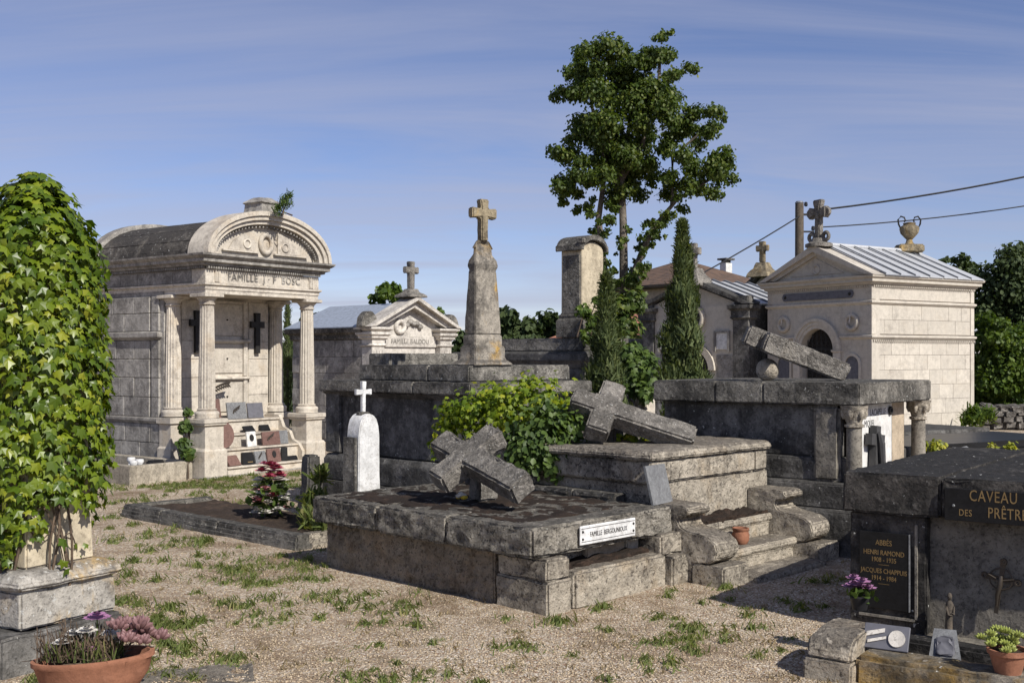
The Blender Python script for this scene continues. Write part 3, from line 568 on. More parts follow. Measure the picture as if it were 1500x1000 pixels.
# cross on the gable and urn on the ridge
cb = obj('gable_cross', hero(prism([(u, v) for u, v in cross_outline(.13, .72, .48, .22, .13, .05)], -.07, .07, 'x'), .02, .07, .01, chip=.01), 'cross_grey', ch, loc=(.05, cy, ap + .18), smooth=50); cb.scale = (1.15, 1.15, 1.2)
obj('cross_base', hero(join(lathe([(.26, 0), (.26, .06), (.15, .10), (.13, .17)], 14)), 0, .08, .012), 'cross_grey', cb, loc=(0, 0, -.16), smooth=50)
for s in (-1, 1): obj('scroll', torus((0, s * .18, .03), .07, .04, 'x', 14, 6), 'cross_grey', cb, smooth=50)
for s in (-1, 1): obj('cross_bud', torus((0, s * .21, .48), .06, .04, 'x', 12, 6), 'cross_grey', cb, smooth=50)
UR = 1.35
ur = empty('stone_urn', 'ochre stone urn with iron handles on the ridge of the zinc roof', 'urn'); ur.location = FC.pt(CL - .3, cy, ap + .07); ur.scale = (UR,) * 3
obj('bowl', lathe([(.10, .10), (.06, .14), (.05, .19), (.09, .23), (.15, .30), (.17, .38), (.15, .42), (.10, .45), (.11, .48), (.02, .50)], 16), 'ochre_cross', ur, smooth=50)
obj('foot', hero(box(-.22, .22, -.16, .16, -.04, .10), .02, .08, .012), 'ochre_cross', ur, smooth=40)
for s in (-1, 1): obj('handle', tube([(s * .15, 0, .38), (s * .19, 0, .46), (s * .20, 0, .54), (s * .15, 0, .60), (s * .09, 0, .58), (s * .07, 0, .53), (s * .09, 0, .50)], .015, 6), 'iron', ur, smooth=60)
# ------------------------------------------------------------------ small pale mausoleum with pediment (middle left)
FD = Frame(((545 - 750) * 21. / F, 21.), 42)
bd = FD.root('mausoleum', 'small white pedimented mausoleum with a stone cross and grey sheet roof', 'mausoleum')
DW, DL, DH = 2.15, 2.5, 2.02
obj('wall', box(.03, DW - .03, .25, DL, 0, DH), 'lime_side', bd)
for k in range(6):
    for j in range(4): y0 = .28 + j * .56 - (.28 if k % 2 else 0); obj('block', box(.005 + .006 * random.random(), .06, max(.28, y0) + .004, min(DL, y0 + .56) - .004, .05 + k * .325, .05 + k * .325 + .32, .006), 'lime_side', bd)
for x in (.0, DW - .34): 
    pc = obj('pilaster', join(box(x, x + .32, .0, .3, 0, 1.86, .01), *[box(x + .04 + .07 * k, x + .075 + .07 * k, -.012, .0, .3, 1.80) for k in range(4)]), 'lime_pale', bd)
    obj('capital', rect_loft(x, x + .32, .0, .3, [(.0, 1.861), (.03, 1.89), (.0, 1.92), (.0, 2.0), (.05, 2.03), (.05, 2.06), (.09, 2.10), (.09, 2.14), (.05, 2.15), (.12, 2.2), (.12, 2.24)]), 'lime_pale', pc)
obj('door_wall', box(.34, DW - .35, .14, .2, 0, 2.5), 'lime_pale', bd)
nb = obj('name_band', box(.33, DW - .36, .10, .16, 1.86, 2.08, .006), 'lime_pale', bd)
letters(text_on('FAMILLE BALDOU', .135, (DW / 2, .098, 1.97), '-y', .006, .95), 'lime_side', nb)
obj('eave', rect_loft(.0, DW, .3, DL, [(.0, 2.0), (.03, 2.02), (.03, 2.10), (.10, 2.14), (.12, 2.22), (.0, 2.24)]), 'tomb_grey', bd)
pa = 2.86; rk = [(-.16, 2.245), (DW / 2, pa), (DW + .16, 2.245)]
obj('pediment', join(band([(.22, 2.26), (DW / 2, pa - .22), (DW - .22, 2.26)], [(-.02, 2.25), (DW / 2, pa - .08), (DW + .02, 2.25)], -.03, .28, 'y'), band([(-.019, 2.251), (DW / 2, pa - .079), (DW + .019, 2.251)], rk, -.14, .30, 'y')), 'lime_pale', bd)
obj('tympanum', prism([(.2, 2.08), (DW - .2, 2.08), (DW - .2, 2.27), (DW / 2, pa - .2), (.2, 2.27)], .16, .26, 'y'), 'lime_pale', bd)
obj('wreath', torus((DW / 2 - .25, .12, 2.26), .11, .05, n=20), 'lime_pale', bd, smooth=60)
obj('garland', join(*[shift(lathe([(.005, -.06), (.055, -.03), (.065, .0), (.05, .04), (.005, .06)], 8), (DW / 2 - .08 + .09 * k, .12, 2.34 - .03 * abs(k - 1.5) + .03 * (k % 2))) for k in range(5)]), 'lime_side', bd, smooth=60)
for s in (0, 1):
    ye = DW + .12 if s else -.12
    obj('roof_sheet', ([(ye, .3, 2.25), (ye, DL + .1, 2.25), (DW / 2, DL + .1, pa - .12), (DW / 2, .3, pa - .12), (ye, .3, 2.23), (ye, DL + .1, 2.23), (DW / 2, DL + .1, pa - .15), (DW / 2, .3, pa - .15)], [(0, 1, 2, 3), (7, 6, 5, 4), (0, 4, 5, 1), (1, 5, 6, 2), (2, 6, 7, 3), (3, 7, 4, 0)]), 'sheet_grey', bd)
    x = DW + .02 if s else -.02
    obj('acroterion', hero(prism([(u + x, v + 2.24) for u, v in arc(0, 0, .2, .3, 0, 180, 10)], .02, .22, 'y'), .015, .08, .01, seed=s), 'tomb_grey', bd, smooth=45)
cr = obj('roof_cross', hero(prism([(u + DW / 2, v + pa + .14) for u, v in cross_outline(.12, .55, .38, .17, .11, .015)], .02, .14, 'y'), .015, .06, .006), 'cross_grey', bd, smooth=45)
obj('cross_base', hero(rect_loft(DW / 2 - .1, DW / 2 + .1, -.02, .18, [(.14, pa - .02), (.13, pa + .03), (.03, pa + .08), (0, pa + .15)]), .01, .08, .008), 'cross_grey', cr, smooth=45)
# ------------------------------------------------------------------ tall tomb with obelisk
FO = Frame((-.40, 10.55), 44.3)
ob = FO.root('obelisk_tomb', 'large dark grey tomb with stacked slabs carrying a streaked obelisk and cross', 'tomb')
LO, WO = 2.35, 1.7
obj('base_course', hero(box(-.06, WO + .1, -.06, LO + .08, -.05, .32), .012, .12, .006), 'tomb_dark', ob, smooth=35)
obj('wall', hero(box(.06, WO - .02, .06, LO - .06, .62, 1.28), .01, .15, .004), 'tomb_dark', ob, smooth=35)
obj('base_course', hero(rect_loft(.03, WO, .03, LO - .03, [(.03, .325), (.03, .55), (.0, .61)]), .01, .12, .005, seed=2), 'tomb_dark', ob, smooth=35)
for y0, y1 in ((.02, .26), (LO - .28, LO - .02)): obj('pilaster', hero(box(.015, .3, y0, y1, .62, 1.27), .01, .1, .005), 'tomb_dark', ob, smooth=35)
obj('cornice', rect_loft(.03, WO, .03, LO - .03, [(0, 1.24), (.03, 1.27), (.05, 1.285)]), 'tomb_dark', ob)
for k, (a, b) in enumerate(((-.05, .78), (.785, 1.6), (1.605, LO + .03))): obj('slab', hero(box(-.05, WO + .05, a, b, 1.29, 1.41), .012, .1, .006, seed=k + 3), 'tomb_grey', ob, smooth=35)
for k, (a, b) in enumerate(((.12, .72), (.725, 1.85))): obj('upper_slab', hero(box(.1, WO - .12, a, b, 1.415, 1.575), .014, .1, .007, seed=k + 6), 'tomb_grey', ob, smooth=35)
ox, oy, ow, od = .22, .16, .42, .22
sh = obj('obelisk', hero(rect_loft(ox + .06, ox + ow - .06, oy + .06, oy + od - .06, [(.03, 1.885), (.03, 1.90), (.002, 2.50), (-.002, 2.52), (.012, 2.565), (.0, 2.62), (-.03, 2.68), (-.035, 2.75), (-.07, 2.82)]), .008, .07, .005, chip=.006), 'obelisk', ob, smooth=40)
obj('obelisk_base', hero(rect_loft(ox, ox + ow, oy, oy + od, [(.06, 1.578), (.05, 1.60), (.012, 1.63), (.0, 1.65), (0, 1.76), (-.02, 1.765), (-.02, 1.87), (-.03, 1.884)]), .008, .07, .005, seed=4), 'obelisk', sh, smooth=40)
cc = FO.pt(ox + ow / 2, oy + od / 2, 3.12)
oc = obj('obelisk_cross', hero(prism(cross_outline(.085, .42, .28, .15, .085, .012), -.045, .045, 'y'), .012, .05, .005, chip=.005), 'ochre_cross', ob, loc=(ox + ow / 2, oy + od / 2, 2.81), rot=(0, 0, R(-8)), smooth=45)
obj('plinth_wall', hero(box(.55, WO - .12, 1.86, LO - .1, 1.415, 1.70), .012, .1, .006, seed=9), 'tomb_grey', ob, smooth=35)
# ------------------------------------------------------------------ tomb with arched cream stele
FS = Frame(((855 - 750) * 13.6 / F, 13.6), 44.3)
st = FS.root('stele_tomb', 'dark moulded tomb base carrying a tall cream stele with arched cap', 'tomb')
obj('wall', hero(box(0, 1.3, .0, 2.3, -.05, 1.52), .012, .16, .005), 'tomb_dark', st, smooth=35)
obj('cornice', hero(rect_loft(0, 1.3, 0, 2.3, [(.01, 1.521), (.03, 1.58), (.07, 1.62), (.07, 1.70), (.03, 1.73)]), .006, .14, .004), 'tomb_dark', st, smooth=35)
obj('upper_slab', hero(box(.04, 1.26, .04, 2.2, 1.735, 1.90), .014, .12, .006), 'tomb_grey', st, smooth=35)
s0 = obj('stele', hero(prism([(.08, 1.90), (.50, 1.90), (.50, 2.98)] + arc(.29, 2.98, .21, .12, 0, 180, 10)[1:-1] + [(.08, 2.98)], .10, .44, 'y'), .006, .12, .002), 'stele_cream', st, smooth=35)
obj('stele_side', box(.07, .085, .13, .41, 2.2, 2.93, .003), 'tomb_grey', s0)
obj('stele_base', hero(rect_loft(.08, .50, .10, .44, [(.05, 1.905), (.05, 2.12), (.02, 2.15), (.03, 2.18), (.01, 2.2)]), .006, .1, .004), 'tomb_grey', s0, smooth=35)
obj('stele_cap', hero(band([(.03, 2.985), (.065, 2.99)] + arc(.29, 2.99, .225, .13, 180, 0, 12) + [(.515, 2.99), (.55, 2.985)], [(.03, 3.06), (.07, 3.065)] + arc(.29, 3.02, .25, .17, 170, 10, 12) + [(.51, 3.065), (.55, 3.06)], .05, .50, 'y'), .008, .09, .005), 'tomb_grey', s0, smooth=40)
obj('cap_horn', hero(box(.02, .09, .03, .12, 3.065, 3.13), .012, .05, .006), 'tomb_grey', s0)
# ------------------------------------------------------------------ small white stele with cross
WSx = at(532, 700, 9.9)
ws = empty('white_stele', 'small white painted stele topped by a thin cross, beside the fallen-cross tomb', 'stele'); ws.location = (WSx[0], 9.9, 0); ws.rotation_euler = (0, 0, FO.rz)
obj('shaft', hero(prism([(-.13, 0), (.13, 0), (.115, .96), (.105, 1.04), (.085, 1.10), (.05, 1.14), (.0, 1.155), (-.05, 1.14), (-.085, 1.10), (-.105, 1.04), (-.115, .96)], -.09, .09, 'y'), .008, .08, .003), 'white_paint', ws, smooth=35)
obj('side_shade', hero(box(-.16, -.133, -.085, .085, 0, .95), .004, .1, .003), 'tomb_grey', ws)  # grey sheet puts the shade of the left face into colour
obj('cross', hero(prism([(u, v + 1.14) for u, v in cross_outline(.036, .30, .205, .085, .04, .006)], -.018, .018, 'y'), .004, .04, .002), 'white_paint', ws, smooth=40)
obj('crown_stone', hero(rect_loft(-.07, .07, -.06, .06, [(-.02, 1.13), (-.02, 1.16), (-.03, 1.17)]), .005, .05, .003), 'tomb_grey', ws)
# ------------------------------------------------------------------ earth grave with stone kerb
FG = Frame((-1.86, 9.55), 43)
gv_ = FG.root('earth_grave', 'grave bed of dark earth inside a lichened stone kerb', 'grave')
for k, (a, b) in enumerate(((0, 1.25), (1.255, 2.3), (2.305, 3.05))): obj('kerb', hero(rect_loft(0, .14, a, b, [(.025, -.05), (.025, .035), (0, .05), (0, .115)]), .015, .08, .006, seed=k), 'tomb_grey', gv_, smooth=40)
obj('kerb', hero(rect_loft(.145, 1.0, 0, .13, [(.02, -.05), (.02, .035), (0, .05), (0, .115)]), .015, .08, .006, seed=8), 'tomb_light', gv_, smooth=40)
obj('kerb', hero(box(.145, 1.0, 2.92, 3.05, -.05, .11), .015, .08, .006, seed=9), 'tomb_grey', gv_, smooth=40)
obj('earth', hero(box(.13, 1.02, .12, 2.93, -.05, .075), 0, .09, .03, 6.), 'earth', gv_, smooth=60)
ls = hero(prism([(-.02, 0), (.30, 0), (.24, .18), (.2, .42), (.19, .62), (.05, .62), (.04, .3)], -.06, .12, 'y'), .02, .08, .012)
o = obj('leaning_stone', ls, 'tomb_dark', loc=(*G(442, 752), 0), rot=(0, 0, R(35)), smooth=40); tag(o, 'dark flared stone stump standing behind the flower bouquet', 'stone')
# ------------------------------------------------------------------ low tomb with fallen cross (T1) and stepped tomb (T2) share one frame
FT = Frame(G(803, 897), 44.3)
t1 = FT.root('low_tomb', 'low weathered tomb with mossy slab and white enamel name plate', 'tomb')
for k, (a, b) in enumerate(((.06, .88), (.886, 1.66), (1.666, 2.48))): obj('slab', hero(box(-.09, 1.44, a, b, .345, .545), .018, .045, .010, 14., seed=k, big=.008, chip=.008), 'tomb_rough', t1, smooth=50)
obj('wall', hero(box(.0, .3, .50, 2.40, -.06, .35), .012, .04, .014, 12., seed=3, chip=.012), 'tomb_warm', t1, smooth=50)
obj('core', box(.3, 1.40, .24, 2.38, -.05, .34), 'tomb_light', t1)
for k, g in enumerate((box(-.005, .24, .0, .48, -.06, .19), box(.0, .235, .012, .47, .193, .335))): obj('corner_block', hero(g, .014, .045, .009, 14., seed=k + 5, chip=.008), 'tomb_light', t1, smooth=50)
obj('kerb_block', hero(box(.25, 1.27, -.01, .17, -.03, .225), .018, .045, .008, 12., seed=7, chip=.008), 'tomb_light', t1, smooth=50)
for k, g in enumerate((box(1.28, 1.58, -.06, .22, -.06, .20), box(1.22, 1.50, .0, .24, .203, .36))): obj('corner_block', hero(g, .016, .045, .010, 12., seed=k + 11, chip=.01), 'tomb_light', t1, smooth=50)
obj('packed_earth', hero(box(.26, 1.21, .10, .26, .14, .255), 0, .05, .03, 9.), 'moss_dark', t1, smooth=60)
obj('inner_stone', hero(box(.62, 1.05, .20, .25, .24, .34), .01, .06, .005), 'plaster', t1, smooth=40)
obj('inner_stone', hero(box(1.06, 1.2, .19, .25, .24, .34), .01, .06, .005), 'lime_lit', t1, smooth=40)
obj('moss_sheet', hero(box(.06, 1.38, .30, 2.40, .530, .5465), 0, .028, .022, 7.), 'moss_dark', t1, smooth=60)
npx = obj('name_plate', box(.36, .96, .035, .047, .385, .515, .004), 'white_paint', t1)
letters(text_on('FAMILLE  BERGOUNIOUX', .048, (.66, .034, .45), '-y', .0015, .74), 'ink', npx)
obj('border_line', join(box(.37, .95, .0335, .0345, .405, .409), box(.37, .95, .0335, .0345, .494, .498)), 'ink', npx)
for x in (.385, .935):
    for z in (.425, .475): obj('screw', lathe([(.010, 0), (.006, .007)], 8), 'iron', npx, loc=(x, .035, z), rot=(R(90), 0, 0))
def fallen_cross(K, foot, armdir, w, t, up, down, ha, label, seed):
    """K centre, foot direction, arm direction (world); cross lies in their plane"""
    u = Vector(foot).normalized(); v = Vector(armdir); v = (v - u * v.dot(u)).normalized(); n_ = u.cross(v)
    g = hero(prism([(a, b - down) for a, b in cross_outline(w, up + down, down, ha, w)], -t / 2, t / 2, 'y'), .018, .035, .009, 10., seed=seed, chip=.02, big=.006)
    m = Matrix((v, n_, -u)).transposed().to_4x4(); m.translation = Vector(K)
    o = obj('fallen_cross', g, 'cross_grey', smooth=45); o.matrix_world = m; return tag(o, label, 'cross', 'broken stone crosses fallen on the tombs')
fallen_cross((-.335, 8.42, .885), (.407, -.52, -.165), (.377, .28, .337), .20, .17, .37, .70, .31, 'fallen stone cross propped on the mossy slab of the low tomb', 1)
fallen_cross((.78, 9.3, 1.20), (.62, -.10, -.20), (.20, .34, .27), .20, .17, .30, .78, .31, 'fallen stone cross lying on top of the stepped tomb', 2)
pr = hero(box(-.09, .09, -.09, .09, 0, .2), .02, .06, .01)
o = obj('prop_stone', pr, 'cross_grey', loc=(-.22, 8.60, .545), rot=(0, 0, .5), smooth=45); tag(o, 'broken stone stub under the fallen cross on the low tomb', 'stone')
o = obj('prop_stone', pr[0:2], 'tomb_dark', loc=(.84, 9.45, .925), rot=(0, 0, .9), smooth=45); tag(o, 'broken stone stub under the fallen cross on the stepped tomb', 'stone')
fl = empty('fallen_flower', 'small white and yellow artificial flower lying on the mossy slab', 'flower'); fl.location = (*G(676, 733, .56), .56)
for k in range(7): a = k * .9; obj('petal', shift(lathe([(.004, 0), (.02, .008), (.024, .02), (.01, .03)], 7), (.026 * math.cos(a), .026 * math.sin(a), .01 + .012 * (k % 3))), 'white_petal' if k % 3 else 'yellow_petal', fl)
# stepped tomb
t2 = FT.root('stepped_tomb', 'stone tomb with front steps flanked by two scroll consoles', 'tomb')
obj('wall', hero(box(1.50, 3.16, .30, 2.3, .36, .685), .012, .06, .006, seed=1), 'tomb_light', t2, smooth=45)
obj('wall', hero(box(1.46, 2.92, .28, 2.3, .69, .86), .012, .06, .006, seed=2), 'tomb_light', t2, smooth=45)
obj('wall', hero(box(2.925, 3.12, .28, 2.3, .69, .86), .012, .06, .006, seed=12), 'tomb_light', t2, smooth=45)
for k, (a, b) in enumerate(((1.44, 2.45), (2.455, 3.13))): obj('slab', hero(rect_loft(a, b, .26, 2.32, [(-.01, .862), (.01, .875), (.015, .90), (-.0, .925), (-.02, .94)]), .008, .06, .008, seed=k + 3, chip=.01), 'tomb_light', t2, smooth=45)
obj('base', box(1.52, 3.1, .34, 2.2, -.05, .36), 'tomb_light', t2)
for k, (a, b) in enumerate(((.55, .98), (.985, 1.5), (1.505, 1.95))): obj('side_block', hero(join(box(1.36, 1.5, a, b, .35, .60), box(1.345, 1.36, a + .04, b - .04, .56, .585)), .01, .06, .006, seed=k), 'tomb_grey', t2, smooth=45)
for k, (y0, z0, z1) in enumerate(((.06, .0, .36), (-.17, -.03, .185), (-.44, -.05, .03))):
    x0, x1 = (1.78, 2.84) if k < 2 else (1.80, 2.82)
    obj('step', hero(join(rect_loft(x0, x1, y0, .34 - .02 * k, [(-.02, z0), (-.02, z1 - .07), (.0, z1 - .06), (.008, z1 - .03), (0, z1)])), .008, .05, .006, seed=k, chip=.008), 'tomb_light', t2, smooth=45)
prof = [(.30, .0), (.30, .55), (.0, .55), (-.05, .54), (-.07, .51), (-.045, .478), (.015, .465), (.03, .43), (.01, .395), (-.05, .372), (-.14, .362), (-.235, .345), (-.30, .30), (-.318, .245), (-.295, .185), (-.24, .15), (-.16, .142), (-.10, .142), (-.10, .0)]
for k, x0 in enumerate((1.46, 2.83)):
    obj('scroll_console', hero(prism(prof, x0, x0 + .30, 'x'), .01, .04, .006, 12., seed=k, chip=.008), 'tomb_light', t2, smooth=50)
    obj('console_foot', hero(box(x0 - .01 + .0, x0 + .33, -.38, -.10, -.06, .14), .014, .05, .007, seed=k + 4), 'tomb_light', t2, smooth=45)
obj('dirt', hero(box(1.85, 2.8, .08, .29, .33, .385), 0, .04, .04, 9.), 'moss_dark', t2, smooth=60)
o = block_thing(FT, 'slate_plaque', box(-.15, .15, -.012, .012, 0, .30, .003), 'granite_grey', 'blank grey slate plaque leaning at the corner of the stepped tomb', 'plaque', 1.50, .20, .545, R(8), R(-14))
po = empty('clay_pot', 'small terracotta pot standing on the stone steps', 'pot'); po.location = FT.pt(2.22, -.03, .186)
obj('pot', lathe([(.05, 0), (.066, .03), (.068, .07), (.06, .10), (.066, .105), (.066, .125), (.056, .125), (.05, .10), (.05, .02)], 18), 'terracotta', po, smooth=50)
obj('earth', lathe([(.052, .09), (.03, .105), (.005, .108)], 12), 'moss_dark', po)
o = block_thing(FT, 'wreath', torus((0, 0, .075), .055, .014, 'y', 14, 6), 'twig', 'rusty little wreath leaning on the tomb above the steps', 'wreath', 2.02, .22, .36, smooth=60)
# ------------------------------------------------------------------ tall tomb with columns and white panel
F3 = Frame((2.87, 9.2), 39)
t3 = F3.root('column_tomb', 'dark tall tomb with thick slab, two stubby columns and a white name panel', 'tomb')
for k, (a, b) in enumerate(((-.02, .85), (.855, 1.32), (1.325, 1.98))): obj('slab', hero(box(0, 1.78, a, b, 1.25, 1.44), .012, .08, .006, seed=k, chip=.008), 'tomb_grey', t3, smooth=45)
obj('wall', hero(box(.10, 1.68, .20, 1.92, .80, 1.25), .01, .16, .003), 'tomb_dark', t3, smooth=35)
for k, (x, z0, z1) in enumerate(((.05, .60, .80), (-.02, .38, .598), (-.10, -.06, .378))): obj('base_course', hero(rect_loft(x, 1.78 - x, .16 - .1 * k, 1.95 + .04 * k, [(0, z0), (0, z1 - .02), (-.015, z1)]), .008, .14, .004, seed=k), 'tomb_dark', t3, smooth=35)
for y0 in (.12,): obj('pilaster', hero(box(.02, .09, .16, .40, .601, 1.249), .03, .06, .012, seed=3), 'caveau_wall', t3, smooth=50)
for x in (.09, 1.66):
    c_ = obj('column', lathe([(.066, .60), (.064, 1.06)], 20, (x, .06, 0)), 'caveau_wall', t3, smooth=50)
    obj('capital', hero(join(lathe([(.062, 1.061), (.082, 1.07), (.082, 1.09), (.064, 1.095), (.07, 1.12), (.105, 1.20), (.12, 1.248)], 12, (x, .06, 0)), *[shift(lathe([(.01, -.05), (.03, -.01), (.025, .04), (.008, .05)], 6), (x + .085 * math.cos(a), .06 + .085 * math.sin(a), 1.185)) for a in np.arange(0, 6.2, 1.05)]), 0, .06, .004), 'tomb_light', c_, smooth=60)
obj('panel_backing', box(.30, 1.50, .14, .195, .601, 1.248), 'plaster', t3)
pn = obj('name_panel', box(.20, 1.12, .118, .138, .61, 1.24, .003), 'white_panel', t3)
letters(text_on('LACAPELLE', .085, (.78, .1175, 1.165), '-y', .001, .9), 'ink', pn); letters(text_on('MIQUEL', .085, (.58, .1175, 1.07), '-y', .001, .8), 'ink', pn)
obj('panel_line', join(box(1.118, 1.122, .1165, .1185, .66, 1.2), box(1.06, 1.122, .1165, .1185, .65, .655)), 'ink', pn)
sc_ = [(0.0, .0), (.16, .0), (.16, .5)]
obj('sculpted_cross', xform(join(prism(cross_outline(.13, .60, .44, .20, .13), -.05, .03, 'y'), tube([(-.05, -.06, .52), (.0, -.085, .40), (.04, -.09, .2), (.09, -.08, .0)], [.03, .045, .04, .035], 8)), Matrix.Translation((.56, .08, .60)) @ Matrix.Rotation(R(6), 4, 'Y') @ Matrix.Scale(.76, 4)), 'cross_dark', pn)
obj('bronze_ring', torus((1.06, .105, 1.17), .03, .012), 'iron', pn)
bl = obj('stone_ball', lathe([(.004, 0)] + [(.105 * math.sin(a), .105 - .105 * math.cos(a)) for a in np.linspace(.25, 2.9, 9)] + [(.004, .21)], 20), 'tomb_light', loc=at(1124, 545, 10.15)[:2] + (1.435,), smooth=60); tag(bl, 'stone ball on the column tomb, under the fallen cross shaft', 'stone ball')
K3 = Vector(at(1128, 503, 10.1))
fallen_cross(tuple(K3), (.66, -.02, -.26), (.02, .9, .1), .19, .18, .24, .74, .27, 'broken cross shaft resting on the stone ball above the column tomb', 5)
# ------------------------------------------------------------------ priests' vault (right foreground)
FV = Frame(G(1245, 917), 127)
cv = FV.root('vault_tomb', 'dark mossy vault at the right edge with gilt lettering on black plaques', 'tomb')
for k, (a, b) in enumerate(((-.03, .55), (.553, 1.7), (1.703, 2.6))): obj('slab', hero(box(a, b, -.04, 2.3, .715, .955), .014, .055, .009, 12., seed=k, chip=.008), 'caveau', cv, smooth=50)
obj('wall', hero(box(.03, 2.5, .08, 2.2, -.05, .714), .006, .1, .003), 'caveau_wall', cv, smooth=40)
obj('pilaster', hero(box(.0, .46, .0, .3, -.05, .7135), .01, .06, .006, seed=2), 'caveau', cv, smooth=45)
obj('moulding', join(box(.395, .41, -.012, .0, .10, .66), box(.06, .395, -.012, .0, .085, .10)), 'caveau_wall', cv)
q1 = obj('black_plaque', box(.065, .36, -.016, .001, .14, .60, .002), 'granite_black', cv)
for s, z, sz in (('ABBÉS', .535, .046), ('HENRI RAMOND', .475, .042), ('1908 - 1935', .433, .04), ('JACQUES CHAPPUIS', .365, .040), ('1914 - 1984', .322, .04)):
    letters(text_on(s, sz, (.2125, -.0165, z), '-y', .0008, .78), 'gold', q1)
obj('gilt_rule', join(box(.18, .245, -.0172, -.0162, .403, .405), box(.18, .245, -.0172, -.0162, .288, .290)), 'gold', q1)
obj('edge_trim', box(.361, .367, -.018, .001, .14, .60), 'granite_grey', q1)
q2 = obj('black_plaque', box(.58, 1.62, -.062, -.04, .715, .90, .002), 'granite_black', cv)
letters(text_on('CAVEAU', .090, (.845, -.0625, .862), '-y', .001, .70, 1.1), 'gold', q2)
letters(text_on('DES', .054, (.695, -.0625, .762), '-y', .001, .75, 1.1), 'gold', q2); letters(text_on('PRÊTRES', .086, (.935, -.0625, .772), '-y', .001, .68, 1.1), 'gold', q2)
obj('bolt', lathe([(.009, 0), (.005, .006)], 8), 'granite_grey', q2, loc=(.63, -.062, .80), rot=(R(90), 0, 0))
cf = empty('crucifix', 'small iron crucifix with ring and trefoil ends fixed on the vault wall', 'crucifix'); cf.location = FV.pt(.86, .045, .36); cf.rotation_euler = (0, R(8), FV.rz)
obj('cross', prism([(u, v - .17) for u, v in cross_outline(.022, .30, .20, .085, .022, .006)], -.012, .0, 'y'), 'bronze', cf)
obj('ring', torus((0, -.008, .03), .062, .005), 'bronze', cf, smooth=60)
for p in ((0, .13), (-.09, .03), (.09, .03)): obj('trefoil', torus((p[0], -.008, p[1]), .014, .008, 'y', 10, 6), 'bronze', cf, smooth=60)
obj('figure', tube([(0, -.022, .05), (.004, -.03, .0), (-.004, -.028, -.06), (0, -.022, -.13)], [.011, .015, .011, .006], 8), 'bronze', cf, smooth=60)
obj('figure_arm', tube([(-.07, -.018, .045), (0, -.022, .02), (.07, -.018, .045)], .006, 6), 'bronze', cf, smooth=60)
sa = FV.pt(.60, -.05, 0)
sg = obj('statuette', join(lathe([(.04, 0), (.04, .02), (.03, .025)], 10), tube([(0, 0, .02), (0, 0, .10), (.003, 0, .19), (.006, 0, .235), (.005, 0, .26)], [.026, .021, .019, .023, .009], 10), shift(lathe([(.003, 0), (.012, .008), (.015, .024), (.010, .04), (.003, .044)], 10), (.005, 0, .258)), tube([(-.018, -.01, .225), (-.012, -.024, .18), (.006, -.028, .175)], .007, 6), tube([(.024, -.01, .225), (.018, -.024, .18), (.006, -.028, .19)], .007, 6)), 'wood', loc=(sa.x, sa.y, -.01), smooth=60); tag(sg, 'thin dark statuette of a robed figure at the foot of the vault wall', 'statuette')
# low kerb wall in front, with scroll-shaped end block
kb = FV.root('kerb_wall', 'low lichen-spotted kerb wall with a rounded end block before the vault', 'kerb')
obj('kerb', hero(box(.42, 2.4, -1.10, -.86, -.06, .13), .025, .05, .010, 9., chip=.012), 'kerb_lichen', kb, smooth=50)
obj('back_kerb', hero(box(.40, 2.4, -.50, -.36, -.06, .10), .02, .06, .008), 'caveau', kb, smooth=50)
obj('bed', hero(box(.40, 2.4, -.86, -.50, -.06, .03), 0, .07, .02, 8.), 'earth', kb, smooth=60)
obj('floor', box(.40, 2.4, -.36, .08, -.06, .015), 'caveau_wall', kb)
obj('end_block', hero(prism([(-1.14, .09), (-1.14, .13), (-1.11, .18), (-1.04, .205), (-.94, .215), (-.70, .215), (-.70, .09)], .18, .42, 'x'), .012, .04, .008, 10., chip=.012), 'tomb_light', kb, smooth=50)
obj('end_foot', hero(box(.17, .43, -1.16, -.69, -.06, .088), .012, .06, .007), 'tomb_light', kb, smooth=50)
pq = empty('marble_plaque', 'grey marble plaque with pale portrait medallion propped on the kerb', 'plaque'); pq.location = FV.pt(.52, -.92, .132); pq.rotation_euler = (R(-32), 0, FV.rz + R(6))
obj('slab', box(-.115, .115, -.008, .008, 0, .135, .003), 'slate_panel', pq)
obj('medallion', prism([(.055 + .042 * math.cos(a), .062 + .045 * math.sin(a)) for a in np.linspace(0, 6.28, 20, endpoint=False)], -.017, -.0085, 'y'), 'lime_pale', pq)
obj('scroll_relief', join(prism([(-.10, .06), (-.01, .09), (-.01, .112), (-.10, .085)], -.015, -.0085, 'y'), prism([(-.09, .025), (0, .055), (0, .07), (-.09, .042)], -.015, -.0085, 'y')), 'lime_pale', pq)
p2_ = empty('slate_plaque', 'narrow dark slate plaque with a relief, leaning in front of the statuette', 'plaque'); p2_.location = FV.pt(.76, -.70, .04); p2_.rotation_euler = (R(-24), 0, FV.rz + R(14))
obj('slab', prism([(-.085, 0), (.085, 0), (.055, .19), (-.055, .19)], -.012, .012, 'y'), 'granite_grey', p2_)
obj('relief', hero(prism([(-.05, .05), (.05, .05), (.045, .15), (-.045, .15)], -.026, -.0125, 'y'), .008, .02, .010, 40.), 'slate_panel', p2_, smooth=50)
